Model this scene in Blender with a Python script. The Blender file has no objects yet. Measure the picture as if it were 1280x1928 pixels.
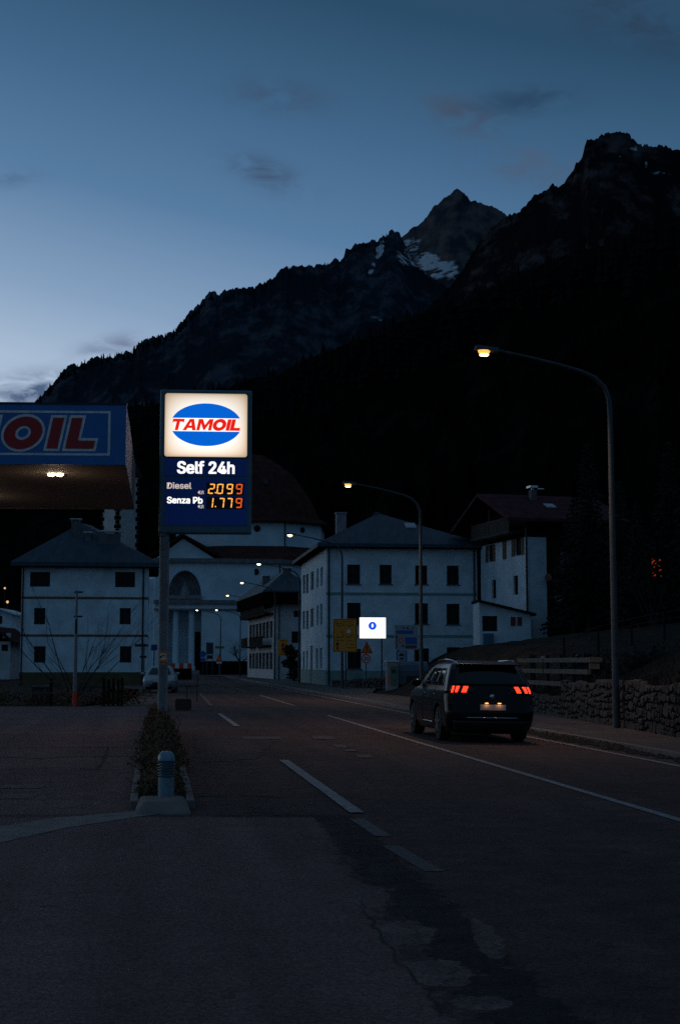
import bpy, bmesh, math, random
from mathutils import Vector, Matrix, noise
R = math.radians
random.seed(7)
scene = bpy.context.scene
col = scene.collection

# ------------------------------------------------------------------ camera
F = 2667.0; CX = 640.0; CY = 964.0; PITCH = math.atan(286.0 / F); CAMZ = 1.55
cam_d = bpy.data.cameras.new("camera"); cam = bpy.data.objects.new("camera", cam_d); col.objects.link(cam)
cam_d.sensor_fit = 'HORIZONTAL'; cam_d.sensor_width = 24.0; cam_d.lens = 24.0 * F / 1280.0
cam_d.clip_start = 0.1; cam_d.clip_end = 12000
cam.location = (0, 0, CAMZ); cam.rotation_euler = (math.pi / 2 + PITCH, 0, 0)
scene.camera = cam
scene.view_settings.view_transform = 'Standard'; scene.view_settings.look = 'None'
scene.view_settings.exposure = 0.0; scene.view_settings.gamma = 1.0
scene.cycles.use_denoising = False
scene.cycles.max_bounces = 6
scene.cycles.sample_clamp_indirect = 4.0

def lin(c):
    c = c / 255.0
    return c / 12.92 if c <= 0.04045 else ((c + 0.055) / 1.055) ** 2.4
def srgb(r, g, b, k=1.0): return (lin(r) * k, lin(g) * k, lin(b) * k, 1.0)

def ray(px, py):
    cx = (px - CX) / F; cy = (CY - py) / F
    c, s = math.cos(PITCH), math.sin(PITCH)
    return Vector((cx, c - cy * s, s + cy * c))
def at(px, py, Y):
    d = ray(px, py); k = Y / d.y
    return Vector((d.x * k, Y, CAMZ + d.z * k))
def gnd(px, py, z=0.0):
    d = ray(px, py); k = (z - CAMZ) / d.z
    return Vector((d.x * k, d.y * k, z))

# ------------------------------------------------------------------ world: dusk sky
world = bpy.data.worlds.new("World"); scene.world = world; world.use_nodes = True
nt = world.node_tree; nt.nodes.clear()
def N(tree, typ, **kw):
    n = tree.nodes.new(typ)
    for k, v in kw.items(): setattr(n, k, v)
    return n
def mth(tree, op, a, b=None, c=None, clamp=False):
    n = tree.nodes.new('ShaderNodeMath'); n.operation = op; n.use_clamp = clamp
    for i, v in enumerate((a, b, c)):
        if v is None: continue
        if isinstance(v, (int, float)): n.inputs[i].default_value = v
        else: tree.links.new(v, n.inputs[i])
    return n.outputs[0]
def mixc(tree, fac, a, b, blend='MIX'):
    n = tree.nodes.new('ShaderNodeMix'); n.data_type = 'RGBA'; n.blend_type = blend
    for sock, v in ((n.inputs[0], fac), (n.inputs[6], a), (n.inputs[7], b)):
        if isinstance(v, (int, float)): sock.default_value = v
        elif isinstance(v, tuple): sock.default_value = v
        else: tree.links.new(v, sock)
    return n.outputs[2]
def ramp(tree, fac, stops, interp='LINEAR'):
    n = tree.nodes.new('ShaderNodeValToRGB'); n.color_ramp.interpolation = interp
    e = n.color_ramp.elements
    while len(e) < len(stops): e.new(0.5)
    for i, (p, c) in enumerate(stops): e[i].position = p; e[i].color = c
    tree.links.new(fac, n.inputs[0]); return n.outputs[0]
tc = N(nt, 'ShaderNodeTexCoord'); sp = N(nt, 'ShaderNodeSeparateXYZ'); nt.links.new(tc.outputs['Generated'], sp.inputs[0])
dx, dy, dz = sp.outputs
zz = mth(nt, 'MAXIMUM', dz, 0.0)
# sunset afterglow sits low in front and to the side: elevation is tilted by azimuth
el = mth(nt, 'ADD', zz, mth(nt, 'MULTIPLY', dx, 0.20), clamp=True)
skyc = ramp(nt, el, [(0.0, srgb(196, 212, 228)), (0.165, srgb(168, 188, 211)), (0.215, srgb(133, 160, 191)),
                     (0.29, srgb(87, 124, 161)), (0.36, srgb(65, 102, 137)), (0.44, srgb(43, 76, 104)),
                     (0.60, srgb(56, 75, 98)), (0.80, srgb(68, 78, 96)), (1.0, srgb(74, 82, 98))])
# the half of the sky behind the viewer is already in the earth's shadow
front = mth(nt, 'MULTIPLY_ADD', dy, 0.5, 0.5, clamp=True)
backf = mth(nt, 'MULTIPLY_ADD', mth(nt, 'SMOOTH_MIN', mth(nt, 'MULTIPLY', front, 1.25), 1.0, 0.1), 0.70, 0.30, clamp=True)
skyc = mixc(nt, 1.0, skyc, mixc(nt, backf, (0, 0, 0, 1), (1, 1, 1, 1)), 'MULTIPLY')
skyc = mixc(nt, mth(nt, 'MULTIPLY', mth(nt, 'LESS_THAN', dy, 0.0), 0.85), skyc, srgb(58, 90, 118))
# small mauve clouds
yy = mth(nt, 'MAXIMUM', dy, 0.05)
ax = mth(nt, 'DIVIDE', dx, yy); az = mth(nt, 'DIVIDE', dz, yy)
cb = N(nt, 'ShaderNodeCombineXYZ'); nt.links.new(ax, cb.inputs[0]); nt.links.new(az, cb.inputs[1])
nz = N(nt, 'ShaderNodeTexNoise'); nz.inputs['Scale'].default_value = 34; nz.inputs['Detail'].default_value = 9; nz.inputs['Roughness'].default_value = 0.62; nz.inputs['Distortion'].default_value = 0.6
mp = N(nt, 'ShaderNodeMapping'); mp.inputs['Scale'].default_value = (0.8, 1.5, 1); nt.links.new(cb.outputs[0], mp.inputs[0]); nt.links.new(mp.outputs[0], nz.inputs['Vector'])
nzv = nz.outputs[0]
def cloud(sky, px, py, rx, ry, rot, dens, c, soft=1.0):
    d = ray(px, py); ux, uz = d.x / d.y, d.z / d.y
    a = mth(nt, 'SUBTRACT', ax, ux); b = mth(nt, 'SUBTRACT', az, uz)
    ca, sa = math.cos(R(rot)), math.sin(R(rot))
    u = mth(nt, 'ADD', mth(nt, 'MULTIPLY', a, ca * F / rx), mth(nt, 'MULTIPLY', b, sa * F / rx))
    v = mth(nt, 'ADD', mth(nt, 'MULTIPLY', a, -sa * F / ry), mth(nt, 'MULTIPLY', b, ca * F / ry))
    r2 = mth(nt, 'ADD', mth(nt, 'MULTIPLY', u, u), mth(nt, 'MULTIPLY', v, v))
    g = mth(nt, 'EXPONENT', mth(nt, 'MULTIPLY', r2, -0.9))          # soft body, broken up by the noise
    w_ = mth(nt, 'MULTIPLY_ADD', mth(nt, 'SUBTRACT', nzv, 0.5), 5.0, 0.62, clamp=True)
    g = mth(nt, 'MULTIPLY', mth(nt, 'MULTIPLY', g, w_), dens * 0.95, clamp=True)
    return mixc(nt, g, sky, c)
skyc = cloud(skyc, 528, 178, 85, 30, -6, 0.75, srgb(60, 80, 106))
skyc = cloud(skyc, 500, 326, 66, 26, -22, 0.95, srgb(62, 78, 106))
skyc = cloud(skyc, 865, 214, 80, 34, -18, 0.8, srgb(68, 80, 100))
skyc = cloud(skyc, 985, 188, 95, 26, 6, 0.75, srgb(38, 62, 88))
skyc = cloud(skyc, 1010, 312, 105, 36, -4, 0.7, srgb(78, 90, 112))
skyc = cloud(skyc, 1215, 35, 170, 60, -15, 0.6, srgb(44, 56, 76))
skyc = cloud(skyc, 20, 335, 60, 18, 0, 0.5, srgb(70, 98, 132))
skyc = cloud(skyc, 50, 738, 90, 32, 8, 1.2, srgb(80, 98, 130))
skyc = cloud(skyc, 185, 660, 44, 18, 0, 0.8, srgb(120, 136, 166))
skyc = cloud(skyc, 232, 650, 36, 20, 0, 0.9, srgb(110, 124, 154))
bg = N(nt, 'ShaderNodeBackground'); bg.inputs['Strength'].default_value = 1.0
out = N(nt, 'ShaderNodeOutputWorld'); nt.links.new(skyc, bg.inputs[0]); nt.links.new(bg.outputs[0], out.inputs[0])

# ------------------------------------------------------------------ helpers
MATS = {}
def mat(name, color, rough=0.7, metal=0.0, var=0.0, scale=4.0, color2=None, bump=0.0, bscale=None, emit=None, estr=0.0,
        coat=0.0, spec=0.5, detail=6, coord='pos', stretch=None, lo=0.35, hi=0.65):
    if name in MATS: return MATS[name]
    m = bpy.data.materials.new(name); m.use_nodes = True; t = m.node_tree
    b = t.nodes['Principled BSDF']
    c = tuple(color[:3]) + (1,)
    b.inputs['Base Color'].default_value = c; b.inputs['Roughness'].default_value = rough; b.inputs['Metallic'].default_value = metal
    b.inputs['Specular IOR Level'].default_value = spec; b.inputs['Coat Weight'].default_value = coat; b.inputs['Coat Roughness'].default_value = 0.03
    if var or color2 or bump:
        if coord == 'pos': g = t.nodes.new('ShaderNodeNewGeometry'); vec = g.outputs['Position']
        else: g = t.nodes.new('ShaderNodeTexCoord'); vec = g.outputs['Object']
        if stretch:
            mp = t.nodes.new('ShaderNodeMapping'); mp.inputs['Scale'].default_value = stretch; t.links.new(vec, mp.inputs[0]); vec = mp.outputs[0]
        n = t.nodes.new('ShaderNodeTexNoise'); n.inputs['Scale'].default_value = scale; n.inputs['Detail'].default_value = detail
        n.inputs['Roughness'].default_value = 0.65
        t.links.new(vec, n.inputs['Vector'])
        c2 = tuple(color2[:3]) + (1,) if color2 else tuple(min(1, x * (1 + var)) for x in c[:3]) + (1,)
        c1 = c if color2 else tuple(x * (1 - var) for x in c[:3]) + (1,)
        rc = ramp(t, n.outputs[0], [(lo, c1), (hi, c2)])
        t.links.new(rc, b.inputs['Base Color'])
        if bump:
            n2 = t.nodes.new('ShaderNodeTexNoise'); n2.inputs['Scale'].default_value = bscale or scale * 8; n2.inputs['Detail'].default_value = 4
            t.links.new(vec, n2.inputs['Vector'])
            bp = t.nodes.new('ShaderNodeBump'); bp.inputs['Strength'].default_value = bump; bp.inputs['Distance'].default_value = 0.02
            t.links.new(n2.outputs[0], bp.inputs['Height']); t.links.new(bp.outputs[0], b.inputs['Normal'])
    if emit:
        b.inputs['Emission Color'].default_value = tuple(emit[:3]) + (1,); b.inputs['Emission Strength'].default_value = estr
    MATS[name] = m
    return m

def tag(o, label=None, cat=None, group=None, kind=None):
    if label: o['label'] = label
    if cat: o['category'] = cat
    if group: o['group'] = group
    if kind: o['kind'] = kind
    return o
def empty(name, loc, rz=0.0, label=None, cat=None, group=None):
    o = bpy.data.objects.new(name, None); col.objects.link(o); o.location = loc; o.rotation_euler = (0, 0, rz)
    o.empty_display_size = 0.2
    return tag(o, label, cat, group)

class MB:
    def __init__(s): s.v = []; s.f = []; s.m = []
    def add(s, vs, fs, mi=0):
        o = len(s.v); s.v += [tuple(p) for p in vs]; s.f += [tuple(i + o for i in f) for f in fs]; s.m += [mi] * len(fs); return s
    def box(s, x0, x1, y0, y1, z0, z1, mi=0):
        vs = [(x0,y0,z0),(x1,y0,z0),(x1,y1,z0),(x0,y1,z0),(x0,y0,z1),(x1,y0,z1),(x1,y1,z1),(x0,y1,z1)]
        return s.add(vs, [(0,3,2,1),(4,5,6,7),(0,1,5,4),(1,2,6,5),(2,3,7,6),(3,0,4,7)], mi)
    def hexa(s, p, mi=0):   # 8 points: bottom 4 (ccw) then top 4
        return s.add(p, [(0,3,2,1),(4,5,6,7),(0,1,5,4),(1,2,6,5),(2,3,7,6),(3,0,4,7)], mi)
    def prism(s, poly, z0, z1, mi=0):
        n = len(poly); vs = [(x, y, z0) for x, y in poly] + [(x, y, z1) for x, y in poly]
        return s.add(vs, [tuple(range(n))[::-1], tuple(range(n, 2*n))] + [(i, (i+1) % n, n+(i+1) % n, n+i) for i in range(n)], mi)
    def extr(s, pts, off, mi=0):  # polygon of 3d points extruded by vector off
        n = len(pts); off = Vector(off); vs = [Vector(p) for p in pts]; vs = vs + [p + off for p in vs]
        return s.add(vs, [tuple(range(n))[::-1], tuple(range(n, 2*n))] + [(i, (i+1) % n, n+(i+1) % n, n+i) for i in range(n)], mi)
    def tube(s, pts, rad, n=8, caps=True, mi=0):
        pts = [Vector(p) for p in pts]
        if not isinstance(rad, (list, tuple)): rad = [rad] * len(pts)
        vs = []; up = None
        for i, p in enumerate(pts):
            d = (pts[min(i+1, len(pts)-1)] - pts[max(i-1, 0)]).normalized()
            if up is None: up = Vector((0, 0, 1)) if abs(d.z) < 0.9 else Vector((1, 0, 0))
            a = d.cross(up).normalized(); b = a.cross(d).normalized(); up = b
            for k in range(n):
                t = 2 * math.pi * k / n; vs.append(p + (a * math.cos(t) + b * math.sin(t)) * rad[i])
        fs = []
        for i in range(len(pts) - 1):
            for k in range(n):
                fs.append((i*n+k, i*n+(k+1) % n, (i+1)*n+(k+1) % n, (i+1)*n+k))
        if caps: fs += [tuple(range(n))[::-1], tuple((len(pts)-1)*n+k for k in range(n))]
        return s.add(vs, fs, mi)
    def lathe(s, prof, c=(0,0,0), n=24, axis='z', mi=0):
        vs = []
        for r, h in prof:
            for k in range(n):
                t = 2*math.pi*k/n; a, b = r*math.cos(t), r*math.sin(t)
                p = (a, b, h) if axis == 'z' else ((h, a, b) if axis == 'x' else (a, h, b))
                vs.append((p[0]+c[0], p[1]+c[1], p[2]+c[2]))
        fs = [(i*n+k, i*n+(k+1) % n, (i+1)*n+(k+1) % n, (i+1)*n+k) for i in range(len(prof)-1) for k in range(n)]
        fs += [tuple(range(n))[::-1], tuple((len(prof)-1)*n+k for k in range(n))]
        return s.add(vs, fs, mi)
    def build(s, name, m, parent=None, smooth=False, bevel=0.0, loc=None, rz=None):
        me = bpy.data.meshes.new(name); me.from_pydata(s.v, [], s.f)
        for mm in (m if isinstance(m, (list, tuple)) else [m]): me.materials.append(mm)
        if any(s.m): me.polygons.foreach_set('material_index', s.m)
        me.validate()
        bm = bmesh.new(); bm.from_mesh(me); bmesh.ops.recalc_face_normals(bm, faces=bm.faces); bm.to_mesh(me); bm.free()
        if smooth:
            me.polygons.foreach_set('use_smooth', [True] * len(me.polygons)); me.set_sharp_from_angle(angle=R(38))
        o = bpy.data.objects.new(name, me); col.objects.link(o)
        if parent: o.parent = parent
        if loc is not None: o.location = loc
        if rz is not None: o.rotation_euler[2] = rz
        if bevel:
            b = o.modifiers.new('bevel', 'BEVEL'); b.width = bevel; b.segments = 2; b.limit_method = 'ANGLE'; b.angle_limit = R(40)
        return o

def copy_tree(o, parent=None):
    c = o.copy(); col.objects.link(c); c.parent = parent
    for ch in [x for x in bpy.data.objects if x.parent == o]: copy_tree(ch, c)
    return c

def curve_mesh(name, loops, m, parent, M, extrude=0.004, offset=0.0):
    cu = bpy.data.curves.new(name, 'CURVE'); cu.dimensions = '2D'; cu.fill_mode = 'BOTH'; cu.extrude = extrude; cu.offset = offset
    for lp in loops:
        s = cu.splines.new('POLY'); s.points.add(len(lp) - 1)
        for i, (x, y) in enumerate(lp): s.points[i].co = (x, y, 0, 1)
        s.use_cyclic_u = True
    return _tomesh(name, cu, m, parent, M)
def _tomesh(name, cu, m, parent, M, fit=None):
    tmp = bpy.data.objects.new('tmp_curve', cu); col.objects.link(tmp)
    dg = bpy.context.evaluated_depsgraph_get(); dg.update()
    me = bpy.data.meshes.new_from_object(tmp.evaluated_get(dg)); me.name = name
    bpy.data.objects.remove(tmp); bpy.data.curves.remove(cu)
    if fit:
        xs = [v.co.x for v in me.vertices]; ys = [v.co.y for v in me.vertices]
        x0, x1, y0, y1 = min(xs), max(xs), min(ys), max(ys)
        for v in me.vertices:
            v.co.x = fit[0] + (v.co.x - x0) / (x1 - x0) * (fit[1] - fit[0]); v.co.y = fit[2] + (v.co.y - y0) / (y1 - y0) * (fit[3] - fit[2])
    me.transform(M); me.materials.clear(); me.materials.append(m)
    o = bpy.data.objects.new(name, me); col.objects.link(o); o.parent = parent
    return o
try:
    import os
    FONT = bpy.data.fonts.load(os.path.join(bpy.utils.resource_path('LOCAL'), 'datafiles', 'fonts', 'Inter.woff2'))
except Exception:
    FONT = None
def text(name, s, m, parent, M, fit, bold=0.0, extrude=0.003):
    cu = bpy.data.curves.new(name, 'FONT'); cu.body = s; cu.size = 1.0; cu.extrude = extrude; cu.resolution_u = 4
    if FONT: cu.font = FONT
    h = (fit[3]-fit[2])*bold*2.2
    o = _tomesh(name, cu, m, parent, Matrix.Identity(4), (fit[0]+h, fit[1]-h, fit[2]+h*.5, fit[3]-h*.5))
    if bold:
        bm = bmesh.new()
        for k, (dx_, dy_) in enumerate(((-h, -h*.5), (h, -h*.5), (0, 0), (-h, h*.5), (h, h*.5))):
            n0 = len(bm.verts); bm.from_mesh(o.data); bm.verts.ensure_lookup_table()
            for v in bm.verts[n0:]: v.co.x += dx_; v.co.y += dy_; v.co.z += k*.0006
        bm.to_mesh(o.data); bm.free()
    o.data.transform(M); return o
# sign plane: local x stays x, local y becomes z, facing -Y, at depth y0
def face_m(y0): return Matrix.Translation((0, y0, 0)) @ Matrix.Rotation(math.pi/2, 4, 'X')

class Frame:
    """a building's own axes: u along the facade, v away from the viewer, w up"""
    def __init__(s, px, Y, ang, z0=0.0):
        p = at(px, 1250, Y); s.o = Vector((p.x, Y, z0)); s.a = R(ang)
        s.u = Vector((math.cos(s.a), math.sin(s.a), 0)); s.v = Vector((-math.sin(s.a), math.cos(s.a), 0))
    def uz(s, px, py, v=0.0):
        d = ray(px, py); o = s.o + s.v * v; C = Vector((0, 0, CAMZ))
        k = s.v.dot(o - C) / s.v.dot(d); p = C + d * k - s.o
        return p.dot(s.u), p.z
    def vz(s, px, py, u=0.0):
        d = ray(px, py); o = s.o + s.u * u; C = Vector((0, 0, CAMZ))
        k = s.u.dot(o - C) / s.u.dot(d); p = C + d * k - s.o
        return p.dot(s.v), p.z
    def rect(s, x0, y0, x1, y1, v=0.0):
        a, b = s.uz(x0, y0, v), s.uz(x1, y1, v); return (min(a[0], b[0]), max(a[0], b[0]), min(a[1], b[1]), max(a[1], b[1]))
    def srect(s, x0, y0, x1, y1, u=0.0):
        a, b = s.vz(x0, (y0+y1)/2, u), s.vz(x1, (y0+y1)/2, u)
        a2 = s.vz((x0+x1)/2, y0, u); b2 = s.vz((x0+x1)/2, y1, u)
        return (min(a[0], b[0]), max(a[0], b[0]), min(a2[1], b2[1]), max(a2[1], b2[1]))

def plane3(base, d, n):
    b, d, n = Vector(base), Vector(d), Vector(n)
    return lambda a, z, dep=0.0: b + d * a + n * dep + Vector((0, 0, z))
def facade(mb, P, a0, a1, z0, z1, holes, rec=0.2, mi=0, top=None):
    As = sorted({a0, a1} | {h[i] for h in holes for i in (0, 1)}); Zs = sorted({z0, z1} | {h[i] for h in holes for i in (2, 3)})
    for i in range(len(As) - 1):
        for j in range(len(Zs) - 1):
            ca, cz = (As[i]+As[i+1])/2, (Zs[j]+Zs[j+1])/2
            if any(h[0] < ca < h[1] and h[2] < cz < h[3] for h in holes): continue
            mb.add([P(As[i], Zs[j]), P(As[i+1], Zs[j]), P(As[i+1], Zs[j+1]), P(As[i], Zs[j+1])], [(0,1,2,3)], mi)
    for h in holes:
        c = [(h[0], h[2]), (h[1], h[2]), (h[1], h[3]), (h[0], h[3])]
        for k in range(4):
            p, q = c[k], c[(k+1) % 4]
            mb.add([P(*p), P(*q), P(q[0], q[1], rec), P(p[0], p[1], rec)], [(0,1,2,3)], mi)
def pbox(mb, P, a0, a1, z0, z1, d0, d1, mi=0):
    mb.hexa([P(a0,z0,d0),P(a1,z0,d0),P(a1,z0,d1),P(a0,z0,d1),P(a0,z1,d0),P(a1,z1,d0),P(a1,z1,d1),P(a0,z1,d1)], mi)
def window(parent, P, h, style='pane', fm=None, pm=None, rec=0.2, sill=None, open_sh=None):
    a0, a1, z0, z1 = h; fw = 0.07 if a1 - a0 > 0.5 else 0.04
    mb = MB(); d0, d1 = rec - 0.07, rec + 0.02
    pbox(mb, P, a0, a1, z0, z0+fw, d0, d1); pbox(mb, P, a0, a1, z1-fw, z1, d0, d1)
    pbox(mb, P, a0, a0+fw, z0+fw, z1-fw, d0, d1); pbox(mb, P, a1-fw, a1, z0+fw, z1-fw, d0, d1)
    c = (a0+a1)/2; pbox(mb, P, c-fw*0.4, c+fw*0.4, z0+fw, z1-fw, d0, d1)
    w = mb.build('window', fm, parent)
    g = MB()
    if style == 'pane':
        pbox(g, P, a0+fw*.5, a1-fw*.5, z0+fw*.5, z1-fw*.5, rec-0.035, rec-0.02); g.build('pane', pm, w)
    else:
        n = max(4, int((z1-z0)/0.09))
        for k in range(n):
            zz0 = z0+fw+(z1-z0-2*fw)*k/n; pbox(g, P, a0+fw, a1-fw, zz0, zz0+(z1-z0-2*fw)/n*0.8, rec-0.05+0.0, rec-0.02)
        pbox(g, P, a0+fw*.5, a1-fw*.5, z0+fw*.5, z1-fw*.5, rec-0.018, rec-0.005)
        g.build('shutter', pm, w)
    if sill:
        s = MB(); pbox(s, P, a0-0.08, a1+0.08, z0-0.07, z0-0.003, -0.08, rec-0.08); s.build('sill', sill, w)
    if open_sh:
        for sg, e in ((-1, a0), (1, a1)):
            s = MB(); q = (a1-a0)*0.46
            pbox(s, P, min(e, e+sg*q)+(0.02 if sg > 0 else 0), max(e, e+sg*q)-(0.02 if sg < 0 else 0), z0, z1, -0.055, -0.012); s.build('shutter', open_sh, w)
    return w
def hip(mb, u0, u1, v0, v1, zE, zR, ov=0.8, th=0.2, ra=None, rb=None):
    """hip roof on a rectangle with overhang; ra, rb: the ridge's two end points (u,v)"""
    a0, a1, b0, b1 = u0-ov, u1+ov, v0-ov, v1+ov
    if ra is None:
        w = min(a1-a0, b1-b0)/2
        if a1-a0 > b1-b0: ra, rb = (a0+w, (b0+b1)/2), (a1-w, (b0+b1)/2)
        else: ra, rb = ((a0+a1)/2, b0+w), ((a0+a1)/2, b1-w)
    A, B = (ra[0], ra[1], zR), (rb[0], rb[1], zR)
    vs = [(a0,b0,zE),(a1,b0,zE),(a1,b1,zE),(a0,b1,zE),(a0,b0,zE-th),(a1,b0,zE-th),(a1,b1,zE-th),(a0,b1,zE-th),A,B]
    if abs(ra[0]-rb[0]) > abs(ra[1]-rb[1]): fs = [(0,1,9,8),(1,2,9),(2,3,8,9),(3,0,8)]
    else: fs = [(0,1,8),(1,2,9,8),(2,3,9),(3,0,8,9)]
    mb.add(vs, fs + [(4,7,6,5),(0,4,5,1),(1,5,6,2),(2,6,7,3),(3,7,4,0)])
    return mb

# ------------------------------------------------------------------ materials
M_plaster = mat('white_plaster', (0.60, 0.70, 0.75), 0.9, var=0.16, scale=0.9, bump=0.1, bscale=30)
M_plaster2 = mat('grey_plaster', (0.50, 0.50, 0.50), 0.9, var=0.14, scale=0.8, bump=0.1, bscale=20)
M_church = mat('church_plaster', (0.58, 0.68, 0.74), 0.9, var=0.12, scale=0.35)
M_stone = mat('grey_stone', (0.24, 0.23, 0.24), 0.9, var=0.25, scale=1.5)
M_roofblue = mat('blue_sheet_roof', (0.030, 0.062, 0.085), 0.6, spec=0.3, var=0.25, scale=0.8, stretch=(3, 1, 1))
M_rooftile = mat('red_roof_tiles', (0.060, 0.028, 0.024), 1.0, var=0.35, scale=1.2, spec=0.05)
M_roofpurple = mat('purple_red_roof', (0.075, 0.030, 0.035), 1.0, var=0.3, scale=1.5, spec=0.05)
M_wood = mat('dark_wood', (0.020, 0.013, 0.009), 0.9, spec=0.1, var=0.4, scale=3, stretch=(6, 6, 0.6))
M_brownwood = mat('brown_shutter', (0.12, 0.06, 0.03), 0.7, var=0.3, scale=5)
M_green = mat('dark_green_shutter', (0.012, 0.018, 0.016), 0.6, var=0.3, scale=6)
M_glass = mat('dark_window_glass', (0.004, 0.005, 0.006), 0.45, spec=0.2)
M_eave = mat('dark_boards_and_shade', (0.007, 0.006, 0.006), 1.0, spec=0.0, var=0.3, scale=3)  # near-black; on the balconied chalet it also paints the soffit shade
M_trim = mat('brown_band', (0.17, 0.085, 0.04), 0.8, var=0.2, scale=2)
M_ochre = mat('ochre_plinth', (0.11, 0.08, 0.035), 0.9, var=0.25, scale=1.5)
M_greenband = mat('pale_green_band', (0.20, 0.30, 0.27), 0.9, var=0.15, scale=1.5)
M_chim = mat('chimney_plaster', (0.11, 0.105, 0.11), 0.9, var=0.3, scale=2)
M_sheet = mat('pale_sheet_metal', (0.50, 0.55, 0.58), 0.4, var=0.1, scale=2)
M_pipe = mat('dark_downpipe', (0.02, 0.022, 0.025), 0.5, metal=0.3)
M_steel = mat('galvanised_steel', (0.050, 0.060, 0.070), 0.6, metal=0.3, var=0.2, scale=6)
M_conc = mat('kerb_concrete', (0.17, 0.145, 0.13), 0.95, var=0.25, scale=4, bump=0.6, bscale=40)
M_black = mat('black_plastic', (0.008, 0.008, 0.009), 0.6)
M_red = mat('sign_red', (0.8, 0.05, 0.02), 0.6)
M_white = mat('sign_white', (0.7, 0.7, 0.7), 0.6)
M_signblack = mat('sign_black', (0.01, 0.01, 0.01), 0.6)
M_orange = mat('sign_orange', (0.85, 0.26, 0.02), 0.6)
M_yellow = mat('sign_yellow', (0.78, 0.28, 0.015), 0.6, var=0.06, scale=3)
M_blue = mat('sign_blue', (0.02, 0.09, 0.35), 0.6)
M_brownsign = mat('sign_brown', (0.12, 0.06, 0.03), 0.6)

# ------------------------------------------------------------------ ground, road
SL = 0.131                                     # the road runs away and a little to the left
def T(t, Y): return t - SL * Y                 # x of a line t metres across the road
def road_z(t): return -0.02 * max(0.0, t - 5.25)

def aspcol(t, base, base2, crack=0.5, patch=0.25, cs=0.5):
    g = t.nodes.new('ShaderNodeNewGeometry'); pos = g.outputs['Position']
    n1 = t.nodes.new('ShaderNodeTexNoise'); n1.inputs['Scale'].default_value = 0.35; n1.inputs['Detail'].default_value = 8; n1.inputs['Roughness'].default_value = 0.7
    n2 = t.nodes.new('ShaderNodeTexNoise'); n2.inputs['Scale'].default_value = 48; n2.inputs['Detail'].default_value = 3; n2.inputs['Roughness'].default_value = 0.7
    n3 = t.nodes.new('ShaderNodeTexNoise'); n3.inputs['Scale'].default_value = 3.0; n3.inputs['Detail'].default_value = 6
    for n in (n1, n2, n3): t.links.new(pos, n.inputs['Vector'])
    c = ramp(t, n1.outputs[0], [(0.36, tuple(base) + (1,)), (0.64, tuple(base2) + (1,))])
    c = mixc(t, 0.75, c, ramp(t, n2.outputs[0], [(0.36, (0.30, 0.30, 0.30, 1)), (0.64, (1.5, 1.5, 1.5, 1))]), 'MULTIPLY')
    c = mixc(t, patch, c, ramp(t, n3.outputs[0], [(0.4, (0.45, 0.45, 0.45, 1)), (0.6, (1, 1, 1, 1))]), 'MULTIPLY')
    sp = t.nodes.new('ShaderNodeSeparateXYZ'); t.links.new(pos, sp.inputs[0])
    tt = mth(t, 'MULTIPLY_ADD', sp.outputs[1], 0.131, sp.outputs[0]); cb = t.nodes.new('ShaderNodeCombineXYZ')
    t.links.new(mth(t, 'MULTIPLY', tt, 1.3), cb.inputs[0]); t.links.new(mth(t, 'MULTIPLY', sp.outputs[1], 0.06), cb.inputs[1])
    n4 = t.nodes.new('ShaderNodeTexNoise'); n4.inputs['Scale'].default_value = 1.0; n4.inputs['Detail'].default_value = 5; t.links.new(cb.outputs[0], n4.inputs['Vector'])
    c = mixc(t, 0.6, c, ramp(t, n4.outputs[0], [(0.35, (0.6, 0.6, 0.6, 1)), (0.65, (1.3, 1.3, 1.3, 1))]), 'MULTIPLY')
    vm = t.nodes.new('ShaderNodeVectorMath'); vm.operation = 'MULTIPLY_ADD'
    t.links.new(n3.outputs['Color'], vm.inputs[0]); vm.inputs[1].default_value = (0.7, 0.7, 0.7); t.links.new(pos, vm.inputs[2])
    vo = t.nodes.new('ShaderNodeTexVoronoi'); vo.feature = 'DISTANCE_TO_EDGE'; vo.inputs['Scale'].default_value = cs; t.links.new(vm.outputs[0], vo.inputs['Vector'])
    cr = ramp(t, vo.outputs['Distance'], [(0.0, (0.25, 0.25, 0.25, 1)), (0.012, (1, 1, 1, 1))])
    msk = mth(t, 'MULTIPLY', ramp(t, n1.outputs[0], [(0.5, (0, 0, 0, 1)), (0.6, (1, 1, 1, 1))]), crack)
    c = mixc(t, msk, c, mixc(t, 1.0, c, cr, 'MULTIPLY'))
    return c, n2.outputs[0], n3.outputs[0], pos
def asphalt(name, base, base2, crack=0.5, patch=0.25, cs=0.5, tint=None, rough=0.85):
    m = bpy.data.materials.new(name); m.use_nodes = True; t = m.node_tree; b = t.nodes['Principled BSDF']
    c, fine, mid, pos = aspcol(t, base, base2, crack, patch, cs)
    t.links.new(c, b.inputs['Base Color']); b.inputs['Roughness'].default_value = rough; b.inputs['Specular IOR Level'].default_value = 0.2
    bp = t.nodes.new('ShaderNodeBump'); bp.inputs['Strength'].default_value = 0.6; bp.inputs['Distance'].default_value = 0.012
    t.links.new(fine, bp.inputs['Height']); t.links.new(bp.outputs[0], b.inputs['Normal'])
    return m
M_road = asphalt('road_asphalt', (0.0624, 0.0373, 0.0334), (0.0997, 0.0594, 0.0517), crack=0.9, patch=0.5)
M_apron = asphalt('newer_asphalt', (0.1315, 0.0758, 0.0759), (0.1651, 0.0948, 0.0943), crack=0.25, patch=0.18, cs=0.3)
M_court = asphalt('forecourt_asphalt', (0.1095, 0.0639, 0.0631), (0.1852, 0.1065, 0.1035), crack=0.9, patch=0.4, cs=0.4)
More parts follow.
